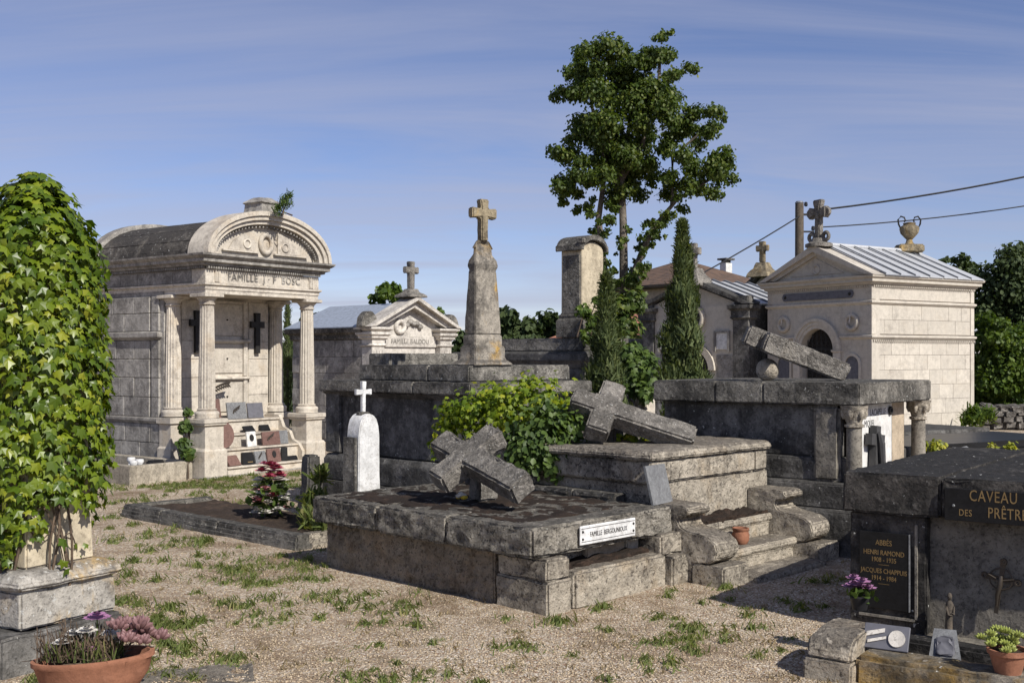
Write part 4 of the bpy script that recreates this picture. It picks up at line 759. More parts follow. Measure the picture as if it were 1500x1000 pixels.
# ------------------------------------------------------------------ grey gabled chapel, a second gable behind it, houses, pole
def gabled_chapel(fr, W, Ln, H, apex, nm, label, dark, detail=True):
    t = fr.root(nm, label, 'chapel'); c = W / 2
    if detail:
        obj('front_wall', arch_wall(.25, W - .25, H, c, .48, 1.35, .02, .25), 'lime_chapel', t)
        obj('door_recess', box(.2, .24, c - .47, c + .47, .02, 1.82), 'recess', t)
        obj('archivolt', band([(c - .49 * math.cos(math.pi * i / 20), 1.35 + .49 * math.sin(math.pi * i / 20)) for i in range(21)], [(c - .66 * math.cos(math.pi * i / 20), 1.35 + .66 * math.sin(math.pi * i / 20)) for i in range(21)], -.06, .015, 'x'), 'lime_lit', t, smooth=35)
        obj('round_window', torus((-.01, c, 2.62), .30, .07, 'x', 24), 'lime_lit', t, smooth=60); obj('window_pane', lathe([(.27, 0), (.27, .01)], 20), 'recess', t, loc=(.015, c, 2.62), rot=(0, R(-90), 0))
        for y in (c - .85, c + .85): wn = obj('panel', box(-.012, .018, y - .16, y + .16, 1.85, 2.25, .004), 'white_panel', t); obj('panel_frame', join(box(-.04, .018, y - .22, y - .165, 1.8, 2.3), box(-.04, .018, y + .165, y + .22, 1.8, 2.3), box(-.04, .018, y - .164, y + .164, 2.255, 2.3)), 'lime_side', wn)
        for k in range(7):
            for y0, y1 in ((.42, c - .68), (c + .68, W - .42)): obj('block', box(.004 + .006 * (k % 2), .02, y0, y1, .05 + k * .24, .05 + k * .24 + .235), 'lime_side', t) if k < 7 and y1 - y0 > .2 else None
    obj('wall', box(.251, Ln, .05, W - .05, 0, H), dark, t)
    for y0 in (.0, W - .4):
        p = obj('pilaster', box(-.05, .25, y0 - .02, y0 + .42, 0, H - .35, .01), dark, t)
        obj('capital', rect_loft(-.05, .25, y0 - .02, y0 + .42, [(0, H - .349), (.05, H - .30), (.03, H - .26), (.03, H - .14), (.10, H - .08), (.10, H)]), dark, p)
        obj('pedestal_block', hero(box(-.04, .22, y0 + .0, y0 + .4, H + .002, H + .22), .02, .1, .01), dark, p)
    obj('gable_wall', prism([(.2, H), (W - .2, H), (c, apex - .2)], .03, .24, 'x'), 'lime_chapel', t)
    obj('raking_cornice', hero(band([(.1, H + .02), (c, apex - .16), (W - .1, H + .02)], [(-.12, H + .02), (c, apex), (W + .12, H + .02)], -.12, .3, 'x'), .01, .15, .008), dark, t, smooth=35)
    for s in (-1, 1):
        for k in range(5):
            ye = c + s * (c + .1); x0, x1 = .31 + k * (Ln - .3) / 5, .31 + (k + 1) * (Ln - .3) / 5 - .02
            sh_ = obj('zinc_sheet', ([(x0, ye, H + .04), (x1, ye, H + .04), (x1, c, apex - .04), (x0, c, apex - .04), (x0, ye, H + .01), (x1, ye, H + .01), (x1, c, apex - .07), (x0, c, apex - .07)], [(0, 1, 2, 3), (7, 6, 5, 4), (0, 4, 5, 1), (1, 5, 6, 2), (2, 6, 7, 3), (3, 7, 4, 0)]), 'zinc', t)
            obj('seam', tube([(x0, ye, H + .06), (x0, c, apex - .01)], .025, 5), 'zinc_dark', sh_)
    cr = obj('gable_cross', hero(prism([(u + c, v + apex + .22) for u, v in cross_outline(.16, .62, .42, .20, .15, .02)], -.04, .10, 'x'), .02, .08, .008), 'cross_grey' if detail else 'ochre_cross', t, smooth=45)
    obj('cross_base', hero(rect_loft(-.06, .16, c - .12, c + .12, [(.26, apex - .22), (.22, apex - .1), (.10, apex + .05), (.03, apex + .22)]), .01, .08, .02), 'cross_grey' if detail else 'ochre_cross', cr, smooth=45)
    return t
FK = Frame(((1097 - 750) * 26. / F, 26.), 45)
gabled_chapel(FK, 3.2, 3.0, 2.9, 3.62, 'chapel', 'grey gabled chapel with dark pilasters, half hidden behind the cypress', 'tomb_dark')
FK2 = Frame(((1160 - 750) * 32. / F, 32.), 45)
gabled_chapel(FK2, 2.0, 2.5, 3.4, 4.25, 'chapel', 'chapel gable with an ochre cross, seen between the grey chapel and the cream one', 'tomb_dark', False)
def house(o, th, W, D, H, rise, label, wall, roof, chim=(), wins=(), shut='shutter'):
    f = Frame(o, th); t = f.root('house', label, 'house'); obj('wall', box(0, W, 0, D, -.2, H), wall, t); e = .35
    hip = min(W, D) / 2 + e; mx_, my_ = W / 2, D / 2
    a, b = ((mx_, D + e - hip), (mx_, -e + hip)) if D > W else ((W + e - hip, my_), (-e + hip, my_))
    V = [(-e, -e, H), (W + e, -e, H), (W + e, D + e, H), (-e, D + e, H), (a[0], a[1], H + rise), (b[0], b[1], H + rise)]
    Fc = [(0, 1, 5), (1, 2, 4, 5), (2, 3, 4), (3, 0, 5, 4), (3, 2, 1, 0)] if D > W else [(1, 2, 4), (0, 1, 4, 5), (3, 0, 5), (2, 3, 5, 4), (3, 2, 1, 0)]
    rf = obj('roof', (V, Fc), roof, t); obj('eave', rect_loft(-e, W + e, -e, D + e, [(-.02, H - .14), (.03, H - .08), (.03, H - .004)]), 'wood', t)
    for x, y, w_, h in chim: c_ = obj('chimney', box(x - w_, x + w_, y - w_ * .8, y + w_ * .8, H + .2, H + h), 'white_panel', rf); obj('chimney_cap', join(box(x - w_ * .8, x + w_ * .8, y - w_ * .6, y + w_ * .6, H + h + .005, H + h + .12), rect_loft(x - w_, x + w_, y - w_ * .8, y + w_ * .8, [(.08, H + h + .125), (.08, H + h + .2)])), 'tomb_grey', c_)
    for face, u, z, w_, h in wins:
        g = box(u, u + w_, -.03, .02, z, z + h) if face == 'f' else box(-.03, .02, u, u + w_, z, z + h)
        wn = obj('window', g, shut, t); obj('sill', box(u - .08, u + w_ + .08, -.08, .02, z - .09, z - .002) if face == 'f' else box(-.08, .02, u - .08, u + w_ + .08, z - .09, z - .002), 'lime_side', wn)
    return t
h_ = house(((1015 - 750) * 42. / F, 42.), 50, 4.9, 5.4, 4.5, 1.15, 'ochre house with brown hipped tile roof and white chimney behind the chapels', 'plaster', 'tile_brown', [(4.3, 1.9, .2, 1.1)], [('f', 1.2, 2.2, .9, 1.3), ('s', 2.0, 2.2, .9, 1.3)])
obj('finial', lathe([(.12, 0), (.16, .12), (.06, .2), (.10, .32), (.02, .5)], 10), 'terracotta', h_, loc=(2.45, 2.7, 5.83), smooth=50)
house(((957 - 750) * 36. / F, 36.), 48, 3.5, 4.2, 2.35, 1.0, 'low stone outbuilding with red tile roof and pale blue shutter', 'tomb_light', 'tile_red', (), [('s', .35, .7, .75, 1.1)])
house(((800 - 750) * 62. / F, 62.), 50, 5., 6., 1.55, 1.35, 'distant house showing only its red tiled roof beside the stele', 'plaster', 'tile_red', (), [('s', 1., .3, 1., 1.)])
up = empty('utility_pole', 'wooden utility pole with cables rising behind the cream chapel', 'utility pole'); up.location = ((1171 - 750) * 34. / F, 34., 0)
obj('pole', lathe([(.16, -.1), (.13, 6.4)], 12), 'wood', up, smooth=60); obj('pole_cap', lathe([(.14, 6.401), (.10, 6.46)], 12), 'zinc_dark', up)
obj('bracket', join(box(.12, .75, -.03, .03, 6.02, 6.08), box(.12, .45, -.03, .03, 5.5, 5.55)), 'iron', up)
for z, x in ((6.1, .7), (5.56, .42), (6.3, .2)): obj('insulator', lathe([(.03, 0), (.06, .03), (.05, .12), (.02, .14)], 8), 'black_plastic', up, loc=(x, 0, z))
def cable(a, b, sag, r, label):
    a, b = Vector(a), Vector(b); o = obj('overhead_cable', tube([tuple(a.lerp(b, t) - Vector((0, 0, sag * 4 * t * (1 - t)))) for t in np.linspace(0, 1, 14)], r, 5), 'cable'); return tag(o, label, 'cable', 'overhead cables at the pole')
pz = Vector(up.location)
cable(pz + Vector((.7, 0, 6.2)), at(1760, 195, 34), .25, .03, 'thick overhead cable running from the pole to the upper right')
cable(pz + Vector((.42, 0, 5.65)), at(1760, 250, 36), .3, .02, 'thin lower overhead cable running right from the pole')
cable(pz + Vector((.0, -.1, 6.0)), at(820, 505, 30), .15, .022, 'overhead cable sloping down left from the pole past the cypress')
# ------------------------------------------------------------------ low graves and rubble wall at the right
FL = Frame((5.2, 15.2), 60)
lg = FL.root('low_grave', 'flat black granite grave behind the vault, before the cream chapel', 'grave')
obj('slab', hero(box(0, 4.2, 0, 1.5, .30, .42), .012, .2, .003), 'granite_black', lg); obj('base', box(-.12, 4.3, -.12, 1.62, -.05, .298, .01), 'caveau', lg); obj('rear_slab', hero(box(.6, 4.4, 1.7, 3.0, .30, .46), .012, .2, .004), 'tomb_dark', lg); obj('rear_base', box(.5, 4.5, 1.65, 3.1, -.05, .298), 'caveau', lg)
FL2 = Frame((4.35, 11.6), 60)
lg = FL2.root('low_grave', 'low grey grave with gravel bed between the vault and the black grave', 'grave')
obj('bed', hero(box(0, 4.0, 0, 1.7, -.05, .30), 0, .15, .02), 'rubble', lg); obj('kerb', hero(box(-.12, 4.1, -.14, -.005, -.05, .38), .012, .15, .004), 'caveau', lg); obj('kerb', hero(box(-.12, 4.1, 1.705, 1.84, -.05, .38), .012, .15, .004, seed=2), 'caveau', lg); obj('kerb', hero(box(-.14, -.005, 0, 1.70, -.05, .37), .012, .15, .004, seed=3), 'caveau', lg)
bk = empty('book_plaque', 'open-book plaque on a low stand among the right-hand graves', 'plaque'); bk.location = (*[(1412 - 750) * 12.9 / F, 12.9], .30); bk.rotation_euler = (0, 0, R(30))
for s in (-1, 1): obj('page', xform(box(-.13 if s < 0 else .002, -.002 if s < 0 else .13, -.09, .09, 0, .022, .004), Matrix.Translation((0, 0, .24)) @ Matrix.Rotation(R(28), 4, 'X') @ Matrix.Rotation(R(-8 * s), 4, 'Y')), 'granite_grey', bk)
obj('stand', join(box(-.12, -.10, -.06, -.04, 0, .21), box(.10, .12, -.06, -.04, 0, .21), box(-.12, .12, .04, .06, 0, .25)), 'iron', bk)
rw = empty('rubble_wall', 'low dry-stone rubble wall at the right edge beyond the graves', 'wall'); rw.location = ((1424 - 750) * 25.5 / F, 25.5, 0); rw.rotation_euler = (0, 0, R(-4))
random.seed(21); sb = [hero(box(-.5, .5, -.5, .5, -.5, .5), .14, .4, .10, 2., seed=k) for k in range(4)]; sms = []
for g in sb:
    o = obj('stone', g, 'rubble', smooth=50); sms.append(o.data); bpy.data.objects.remove(o)
obj('core', box(.1, 6.9, .12, .42, 0, .4), 'rubble', rw)
for k in range(4):
    x = 0.
    while x < 7:
        w_ = random.uniform(.16, .34); o = obj('stone', random.choice(sms), None, rw, loc=(x + w_ / 2, .25 + random.uniform(-.03, .03), .08 + k * .13 + random.uniform(-.01, .02)), rot=(random.uniform(-.2, .2), random.uniform(-.15, .15), random.choice((0, 3.14)))); o.scale = (w_ * .98, .55, .16); x += w_
# ------------------------------------------------------------------ ivy-clad pillar (left foreground), flower bowl, flat stone
FI = Frame((-2.58, 5.86), 31)
pv = FI.root('pillar_monument', 'lichen-crusted stone pedestal and shaft smothered in ivy at the left edge', 'monument')
obj('lower_step', hero(box(-.16, .62, -.02, .8, -.06, .19), .016, .05, .008, seed=1, chip=.01), 'tomb_dark', pv, smooth=50)
obj('pedestal', hero(box(.0, .62, .04, .66, .195, .40), .014, .05, .007, seed=2, chip=.008), 'lichen', pv, smooth=50)
obj('pedestal_cap', hero(rect_loft(.0, .62, .04, .66, [(.0, .402), (.025, .415), (.03, .44), (.0, .475), (-.05, .50)]), .01, .05, .007, seed=3, chip=.01), 'lichen', pv, smooth=50)
obj('shaft', hero(rect_loft(.09, .53, .12, .58, [(0, .5), (-.02, 1.2), (-.06, 2.3)]), .012, .1, .004), 'stele_cream', pv, smooth=40)
ic = FI.pt(.31, .35); icx, icy = ic.x, ic.y
iv = empty('ivy', 'glossy green ivy covering the pillar at the left edge', 'ivy'); iv.location = (icx, icy, 0)
def ivr(z): return float(np.interp(z, [.45, .8, 1.2, 1.8, 2.2, 2.45, 2.62, 2.70], [.30, .35, .38, .385, .35, .27, .17, .05]))
def ivlow(a):   # lower edge of the growth: the right-hand front is bare stone near the foot
    d = (math.degrees(a) + 360) % 360; return float(np.interp(d, [0, 180, 225, 255, 275, 300, 330, 360], [.85, .45, .47, .5, .58, .74, .9, .85])) + .07 * math.sin(a * 13)
P_, N_ = [], []
while len(P_) < 8500:
    a = random.uniform(0, 2 * math.pi); z = random.uniform(.4, 2.70)
    if z < ivlow(a) + random.uniform(-.06, .1) and random.random() > .03: continue
    r = ivr(z) * (1 + .10 * noise.noise(Vector((math.cos(a) * 2, math.sin(a) * 2, z * 2.5)))) + random.uniform(-.10, .035)
    if z > 2.45: r *= math.sqrt(random.random())
    P_.append((r * math.cos(a), r * math.sin(a), z)); N_.append((math.cos(a), math.sin(a), .35 + max(0, z - 2.2) * 2))
P_, N_ = np.array(P_), np.array(N_); vd = np.array([-icx, -icy]) / math.hypot(icx, icy)
rad = np.hypot(P_[:, 0], P_[:, 1]); face = (P_[:, 0] * vd[0] + P_[:, 1] * vd[1]) + (rad - np.array([ivr(z) for z in P_[:, 2]])) * 2.5
vis = (icx + P_[:, 0]) / (icy + P_[:, 1]) > -.47
order = np.argsort(-(face + np.where(vis, 0, -5))); pick = order[:300]; rest = order[300:]
lm = bpy.data.meshes.new('leaf'); lm.from_pydata(IVY_V, [], IVY_F); lm.materials.append(M['ivy']); lm.update()
for i in pick:
    n_ = Vector(N_[i]) + Vector(rng.normal(0, .38, 3)); n_.normalize(); u = (Vector((0, 0, 1)) + Vector(rng.normal(0, .35, 3))).cross(n_).normalized(); w_ = n_.cross(u)
    m = Matrix((u, w_, n_)).transposed().to_4x4(); s = random.choice((.032, .042, .052, .06, .07)) * random.uniform(.9, 1.1); o = obj('leaf', lm, None, iv); o.matrix_local = Matrix.Translation(Vector(P_[i])) @ m @ Matrix.Scale(s, 4)
bulk('foliage', scatter(P_[rest], N_[rest], rng.uniform(.032, .06, len(rest)), IVY_V, IVY_F, jitter=.4), 'ivy', iv, 'stuff')
st_ = []
for k in range(7):
    a = random.uniform(3.6, 5.9); p = [(.30 * math.cos(a + .15 * math.sin(z * 5 + k)), .30 * math.sin(a + .15 * math.sin(z * 5 + k)), z) for z in np.arange(.02 if k % 3 else .5, 1.5, .12)]; st_.append(tube(p, [.009 - .005 * i / len(p) for i in range(len(p))], 5))
for k in range(16):
    a0 = random.uniform(3.9, 5.7); z0 = random.uniform(.5, 1.0); dz = random.uniform(-.25, .35); st_.append(tube([((.285 + .02 * math.sin(t * 4 + k)) * math.cos(a0 + t * .45), (.285 + .02 * math.sin(t * 4 + k)) * math.sin(a0 + t * .45), max(.5, z0 + dz * t + .05 * math.sin(t * 5 + k))) for t in np.linspace(0, 1., 8)], .004, 4))
obj('stem', join(*st_), 'twig', iv, smooth=60)
def succulent(parent, c, R_, n, mat, lean=.5, sz=.03, nm='leaf_rosette'):
    gs_ = []
    for k in range(n):
        a = k * 2.4; e = .15 + .85 * k / n; d = Vector((math.cos(a) * (1 - e * .6), math.sin(a) * (1 - e * .6), .3 + e)).normalized(); p = Vector(c) + d * R_ * .35
        gs_.append(tube([tuple(p), tuple(p + d * R_ * .4), tuple(p + d * R_ * .75), tuple(p + d * R_)], [sz * .4, sz * .75, sz * .6, sz * .08], 5))
    return obj(nm, join(*gs_), mat, parent, smooth=60)
bw = empty('flower_bowl', 'long oval terracotta bowl planted with heather and flowers at lower left', 'planter'); bx_ = G(140, 996, .1); bw.location = (bx_[0], bx_[1], .02); bw.rotation_euler = (0, R(-3), R(12)); bw.scale = (.9, .9, .9)
obj('bowl', lathe([(.16, 0), (.22, .04), (.28, .12), (.30, .19), (.315, .20), (.315, .225), (.29, .225), (.275, .19), (.2, .06)], 32, sx=1., sy=.55), 'terracotta', bw, smooth=50)
obj('soil', lathe([(.275, .17), (.2, .195), (.02, .205)], 24, sx=1., sy=.55), 'earth', bw)
he = empty('heather', 'dry brown heather stems growing in the terracotta bowl', 'plant'); he.location = bw.location
hp = np.stack([rng.uniform(-.24, .12, 420), rng.uniform(-.1, .1, 420), np.full(420, .19)], 1)
bulk('stems', scatter(hp, rng.normal(size=(420, 3)) * [1, 1, .1], rng.uniform(.08, .17, 420), [(-.025, 0, 0), (.025, 0, 0), (.01, 1, .1), (-.01, .95, .08)], SPRAY_F), 'twig', he)
bulk('green_stems', scatter(hp[:200] * [1, 1, 1], rng.normal(size=(200, 3)) * [1, 1, .1], rng.uniform(.05, .11, 200), [(-.05, 0, 0), (.05, 0, 0), (.02, 1, .1), (-.02, .95, .08)], SPRAY_F), 'grass', he)
def flowerhead(parent, c, r, mat, n=12, nm='flower'):
    gs_ = []
    for ring, (rr, zz, m_) in enumerate(((1., 0, n), (.65, .25, n - 3), (.3, .4, 5))):
        for k in range(m_):
            a = 2 * math.pi * k / m_ + ring * .3; d = Vector((math.cos(a), math.sin(a), 0)); s = Vector((-d.y, d.x, 0)); p = Vector(c) + Vector((0, 0, zz * r)); q = p + d * r * rr + Vector((0, 0, .18 * r))
            gs_.append(([tuple(p + s * r * .08), tuple(p - s * r * .08), tuple(q - s * r * .36 - d * r * .25), tuple(q + d * r * .1), tuple(q + s * r * .36 - d * r * .25)], [(0, 1, 2, 3, 4)]))
    return obj(nm, join(*gs_), mat, parent)
fw = empty('flower_cluster', 'white and pink flowers standing in the terracotta bowl', 'flowers'); fw.location = bw.location
for k, (x, y, z, r, m_) in enumerate(((.0, .02, .37, .062, 'mauve_petal'), (-.10, .0, .30, .05, 'white_petal'), (-.14, -.05, .27, .045, 'white_petal'), (.07, .0, .30, .045, 'white_petal'), (-.03, -.03, .32, .05, 'white_petal'), (-.01, -.06, .24, .035, 'mauve_petal'), (.12, .03, .27, .04, 'white_petal'))):
    h = flowerhead(fw, (x, y, z), r, m_); obj('flower_stem', tube([(x, y, .19), (x, y, z)], .004, 4), 'shrub', h)
sc2 = empty('succulent', 'mauve rosette succulent spilling over the right end of the bowl', 'succulent'); sc2.location = bw.location
for k in range(11): succulent(sc2, (.14 + random.uniform(-.03, .17), random.uniform(-.09, .09), .22 + random.uniform(0, .13)), random.uniform(.04, .055), 14, 'succulent_mauve', sz=.018)
o = obj('flat_stone', hero(box(-.33, .33, -.2, .2, -.05, .03), .03, .07, .015, 6.), 'tomb_light', loc=(*G(285, 990), -.03), rot=(0, 0, .3), smooth=50); tag(o, 'flat grey stone sunk in the gravel right of the terracotta bowl', 'stone')
# ------------------------------------------------------------------ flowers by the graves
bq = empty('flower_bouquet', 'tall artificial bouquet of red and white flowers on the earth grave', 'bouquet'); bq.location = (*G(396, 756, .08), .08)
for k in range(64):
    h = random.uniform(.05, .52); r = .17 * (1 - (h / .62) ** 1.5) + .02; a = random.uniform(0, 6.28); m_ = 'pink_petal' if h > .38 or random.random() < .08 else random.choice(('white_petal',) * 5 + ('rose_petal', 'shrub'))
    flowerhead(bq, (r * math.cos(a), r * math.sin(a), h), random.uniform(.05, .08), m_, 8)
bulk('leaves', scatter(np.stack([rng.normal(0, .09, 160), rng.normal(0, .09, 160), rng.uniform(.02, .36, 160)], 1), rng.normal(size=(160, 3)), rng.uniform(.05, .1, 160), LEAF_V, LEAF_F), 'shrub', bq)
pn_ = empty('pansies', 'purple and white pansies in a dark pot on the rounded end block', 'flowers'); pn_.location = FV.pt(.28, -.62, .256)
obj('pot', lathe([(.04, 0), (.055, .07), (.05, .075)], 12), 'black_plastic', pn_, smooth=50)
for k in range(7):
    a = k * .95; c = (.05 * math.cos(a) * (k > 0), .05 * math.sin(a) * (k > 0), .12 + .02 * (k % 3)); f_ = flowerhead(pn_, c, .045, 'mauve_petal', 7); obj('flower_heart', lathe([(.016, 0), (.012, .012), (.002, .016)], 7), 'purple_dark', f_, loc=(c[0], c[1], c[2] + .012))
bulk('leaves', scatter(np.stack([rng.normal(0, .035, 60), rng.normal(0, .035, 60), rng.uniform(.05, .12, 60)], 1), rng.normal(size=(60, 3)), rng.uniform(.03, .05, 60), LEAF_V, LEAF_F), 'shrub', pn_)
pp = empty('potted_succulent', 'yellow-green succulent in a terracotta pot at the lower right corner', 'potted plant'); pp.location = FV.pt(1.13, -.97, .125); pp.scale = (.74,) * 3
obj('pot', lathe([(.08, 0), (.115, .13), (.128, .133), (.132, .165), (.115, .165), (.10, .12), (.08, .03)], 24), 'terracotta', pp, smooth=50); obj('soil', lathe([(.11, .14), (.02, .15)], 16), 'earth', pp)
for k in range(26): a = random.uniform(0, 6.28); r = random.uniform(0, .17); succulent(pp, (r * math.cos(a) - .04, r * math.sin(a), .19 + random.uniform(-.02, .08) - r * .2), .038, 12, 'succulent_green', sz=.012)
# ------------------------------------------------------------------ trees and shrubs
def tree(nm, label, D, blobs, trunks, nleaf, size, mat, bark='bark', group=None, dj=.6, shell=.5, ragged=True):
    """blobs: (px, py, radius px) crown lobes at distance D; trunks: (list of px points, r0, r1)"""
    t = empty(nm, label, 'tree', group); b0 = at(trunks[0][0][0][0], 524, D); t.location = (b0[0], D, 0); k = D / F
    tr = join(*[tube([((p[0] - 750) * k - b0[0], (p[2] if len(p) > 2 else 0), max(-.2, HC - (p[1] - HY) * k)) for p in pts], list(np.linspace(r0, r1, len(pts))), 8) for pts, r0, r1 in trunks])
    obj('trunk', tr, bark, t, smooth=60)
    B = []
    blobs = [(px + 1.0 * r * f * math.cos(a), py + .9 * r * f * math.sin(a), r * q) for px, py, r in blobs for f, a, q in [(0, 0, .62)] + [(random.uniform(.55, .95), random.uniform(0, 6.28), random.uniform(.42, .62)) for _ in range(6)]] if ragged else blobs
    for px, py, r in blobs:
        x, y, z = at(px, py, D); B.append((x - b0[0], random.uniform(-dj, dj), z, r * k, r * k * 1.05, r * k * .85))
    P, d = blob_points(B, nleaf, shell); P[:, 2] = np.maximum(P[:, 2], .05)
    bulk('crown', scatter(P, d + np.array([0, 0, .5]), rng.uniform(.7, 1.25, nleaf) * size, LEAF_V, LEAF_F, jitter=.7), mat, t); return t
tb = [(905, 108, 42), (862, 95, 28), (890, 85, 22), (972, 84, 26), (966, 66, 14), (945, 110, 34), (868, 150, 42), (835, 130, 22), (925, 160, 48), (972, 150, 36), (850, 205, 36), (828, 225, 22), (890, 215, 38), (940, 215, 42), (980, 205, 28), (845, 262, 30), (825, 275, 18), (880, 268, 32), (925, 262, 30), (1022, 190, 24), (1048, 188, 16), (1005, 178, 14),
      (1010, 255, 30), (1042, 262, 28), (1052, 240, 18), (985, 268, 24), (1000, 290, 18), (965, 250, 22), (860, 305, 16), (882, 330, 12), (905, 300, 16), (955, 330, 12), (962, 345, 10), (945, 365, 11), (938, 388, 11), (905, 360, 9), (878, 372, 9), (925, 120, 30), (990, 120, 20), (878, 340, 13), (885, 395, 14), (893, 415, 12), (915, 345, 9), (948, 352, 13), (935, 400, 12), (970, 318, 14)]
tree('maple_tree', 'tall leafy tree with pale forked trunk rising above the tombs', 22., tb, [([(912, 640), (914, 430), (913, 330), (910, 250), (922, 185), (928, 120)], .11, .025), ([(886, 640), (886, 400), (877, 320), (888, 240), (868, 160), (860, 110)], .08, .02), ([(916, 425), (930, 395), (956, 335), (992, 292), (1042, 262)], .08, .02), ([(985, 300), (985, 230), (1022, 198)], .05, .02), ([(911, 260), (940, 215), (965, 120), (968, 70)], .07, .02), ([(912, 300), (895, 230), (890, 100)], .06, .02)], 60000, .068, 'tree_leaf', shell=.2, dj=.9)
def cypress(D, px, ytop, wpx, ybot, label, n, mat='cypress'):
    b = at(px, 524, D); t = empty('cypress_tree', label, 'tree', 'young cypress trees among the tombs'); t.location = (b[0], D, 0); H = HC - (ytop - HY) * D / F; Rm = wpx * D / F / 2
    obj('trunk', lathe([(.05, -.05), (.015, H * .8)], 8), 'bark', t)
    h = rng.random(n) ** .9; prof = np.interp(h, [0, .12, .35, .7, 1], [.75, 1, .95, .55, .03]) * Rm * (1 + .22 * np.sin(h * 37 + rng.random(n)) + .12 * rng.normal(size=n)); a = rng.uniform(0, 6.283, n); r = prof * np.sqrt(rng.uniform(.15, 1, n))
    r *= 1 + .25 * np.sin(a * 3 + h * 9)
    P = np.stack([r * np.cos(a), r * np.sin(a), .15 + h * (H - .25)], 1); bulk('crown', scatter(P, np.stack([np.cos(a), np.sin(a), rng.normal(0, .2, n)], 1), rng.uniform(.05, .12, n), SPRAY_V, SPRAY_F, spin=True, jitter=.5), mat, t)
cypress(12.4, 888, 396, 58, 575, 'slim dark cypress in front of the cream stele', 22000)
cypress(13.8, 1000, 318, 66, 560, 'taller cypress with pointed tip left of the column tomb', 32000)
cypress(24., 421, 425, 22, 560, 'narrow dark cypress seen between the porch columns', 2500)
def shrub(nm, label, cat, B, n, size, mat, shell=.45, tv=LEAF_V, tf=LEAF_F, stem=None):
    t = empty(nm, label, cat); c = B[0]; t.location = (c[0], c[1], 0); P, d = blob_points([(b[0] - c[0], b[1] - c[1], *b[2:]) for b in B], n, shell)
    bulk('foliage', scatter(P, d + np.array([0, -.2, .5]), rng.uniform(.7, 1.3, n) * size, tv, tf, jitter=.55), mat, t)
    obj('stem', join(*[tube([(random.uniform(-.1, .1), random.uniform(-.1, .1), max(.0, stem or 0)), tuple(Vector((b[0] - c[0], b[1] - c[1], b[2])))], [.012, .005], 4) for b in B]), 'twig', t); return t
def pxb(px, py, r, D, ry=.8): x, y, z = at(px, py, D); return (x, y, z, r * D / F, r * D / F * ry, r * D / F)
shrub('vine', 'bright yellow-green vine spreading over the gap between the tombs', 'vine', [pxb(745, 595, 45, 9.7), pxb(690, 605, 38, 9.8), pxb(655, 625, 24, 9.9), pxb(800, 590, 42, 9.7), pxb(660, 600, 20, 9.9), pxb(770, 565, 22, 9.8), pxb(830, 605, 25, 9.6), pxb(715, 585, 28, 9.9), pxb(640, 655, 14, 9.9), pxb(790, 625, 45, 9.6)], 2600, .042, 'vine', .15, IVY_V, IVY_F)
shrub('shrub', 'dark green leafy shrub growing between the two fallen crosses', 'shrub', [pxb(795, 645, 48, 9.25), pxb(770, 670, 35, 9.2), pxb(815, 680, 28, 9.15), pxb(835, 625, 30, 9.3), pxb(755, 640, 25, 9.3), pxb(805, 610, 30, 9.4)], 2200, .055, 'shrub', .2)
shrub('vine', 'yellow-green vine sprigs under the fallen cross on the stepped tomb', 'vine', [pxb(925, 640, 12, 9.4), pxb(945, 636, 10, 9.5), pxb(905, 642, 10, 9.4), pxb(1005, 642, 9, 9.3), pxb(880, 638, 10, 9.5)], 350, .04, 'vine', .4, IVY_V, IVY_F, .93)
shrub('ivy', 'dark ivy mass on the pale post right of the slim cypress', 'ivy', [pxb(935, 540, 26, 12.8), pxb(925, 520, 20, 12.8), pxb(945, 575, 16, 12.7), pxb(948, 525, 14, 12.8), pxb(920, 560, 18, 12.8)], 1400, .06, 'shrub', .5, IVY_V, IVY_F)
shrub('vine', 'green creeper climbing the right side of the cream stele', 'vine', [pxb(856, 455, 11, 13.4), pxb(870, 470, 13, 13.4), pxb(862, 490, 13, 13.4), pxb(878, 500, 14, 13.3), pxb(874, 440, 8, 13.4)], 500, .05, 'bright_leaf', .4, IVY_V, IVY_F, 1.9)
shrub('ivy', 'leafy growth round the foot of the tall tree', 'ivy', [pxb(905, 450, 22, 21.5), pxb(930, 440, 18, 21.5), pxb(915, 480, 24, 21.5), pxb(925, 410, 12, 21.6)], 1200, .1, 'tree_leaf', .4, IVY_V, IVY_F)
po_ = obj('stone_post', hero(box(-.09, .09, -.09, .09, -.05, 1.25), .012, .1, .005), 'lime_lit', loc=((945 - 750) * 12.9 / F, 12.95, 0), rot=(0, 0, R(45)), smooth=40); tag(po_, 'pale stone post beneath the dark ivy mass', 'post')
shrub('weed', 'tuft of green weed on the roof finial of the barrel-roofed mausoleum', 'plant', [pxb(418, 297, 12, 15.9), pxb(408, 308, 10, 15.9), pxb(424, 288, 7, 15.9)], 500, .06, 'shrub', .2, SPRAY_V, SPRAY_F, 3.7)
shrub('weed', 'leafy green weed beside the left porch pedestal', 'plant', [pxb(272, 625, 9, 15.2), pxb(270, 650, 10, 15.2), pxb(275, 665, 10, 15.2), pxb(274, 605, 6, 15.2)], 220, .10, 'shrub', .3)
shrub('weed', 'tall grassy weeds at the corner of the earth grave', 'plant', [pxb(462, 740, 18, 10.4), pxb(455, 765, 16, 10.2), pxb(470, 700, 10, 10.5), pxb(475, 770, 14, 9.9)], 900, .13, 'grass', .1, SPRAY_V, SPRAY_F)
shrub('weed', 'yellow-green weeds on the right-hand graves', 'plant', [pxb(1372, 656, 14, 12.4), pxb(1352, 652, 8, 12.4), pxb(1455, 657, 10, 12.6), pxb(1480, 655, 9, 12.6)], 420, .05, 'yellow_weed', .2, stem=.3)
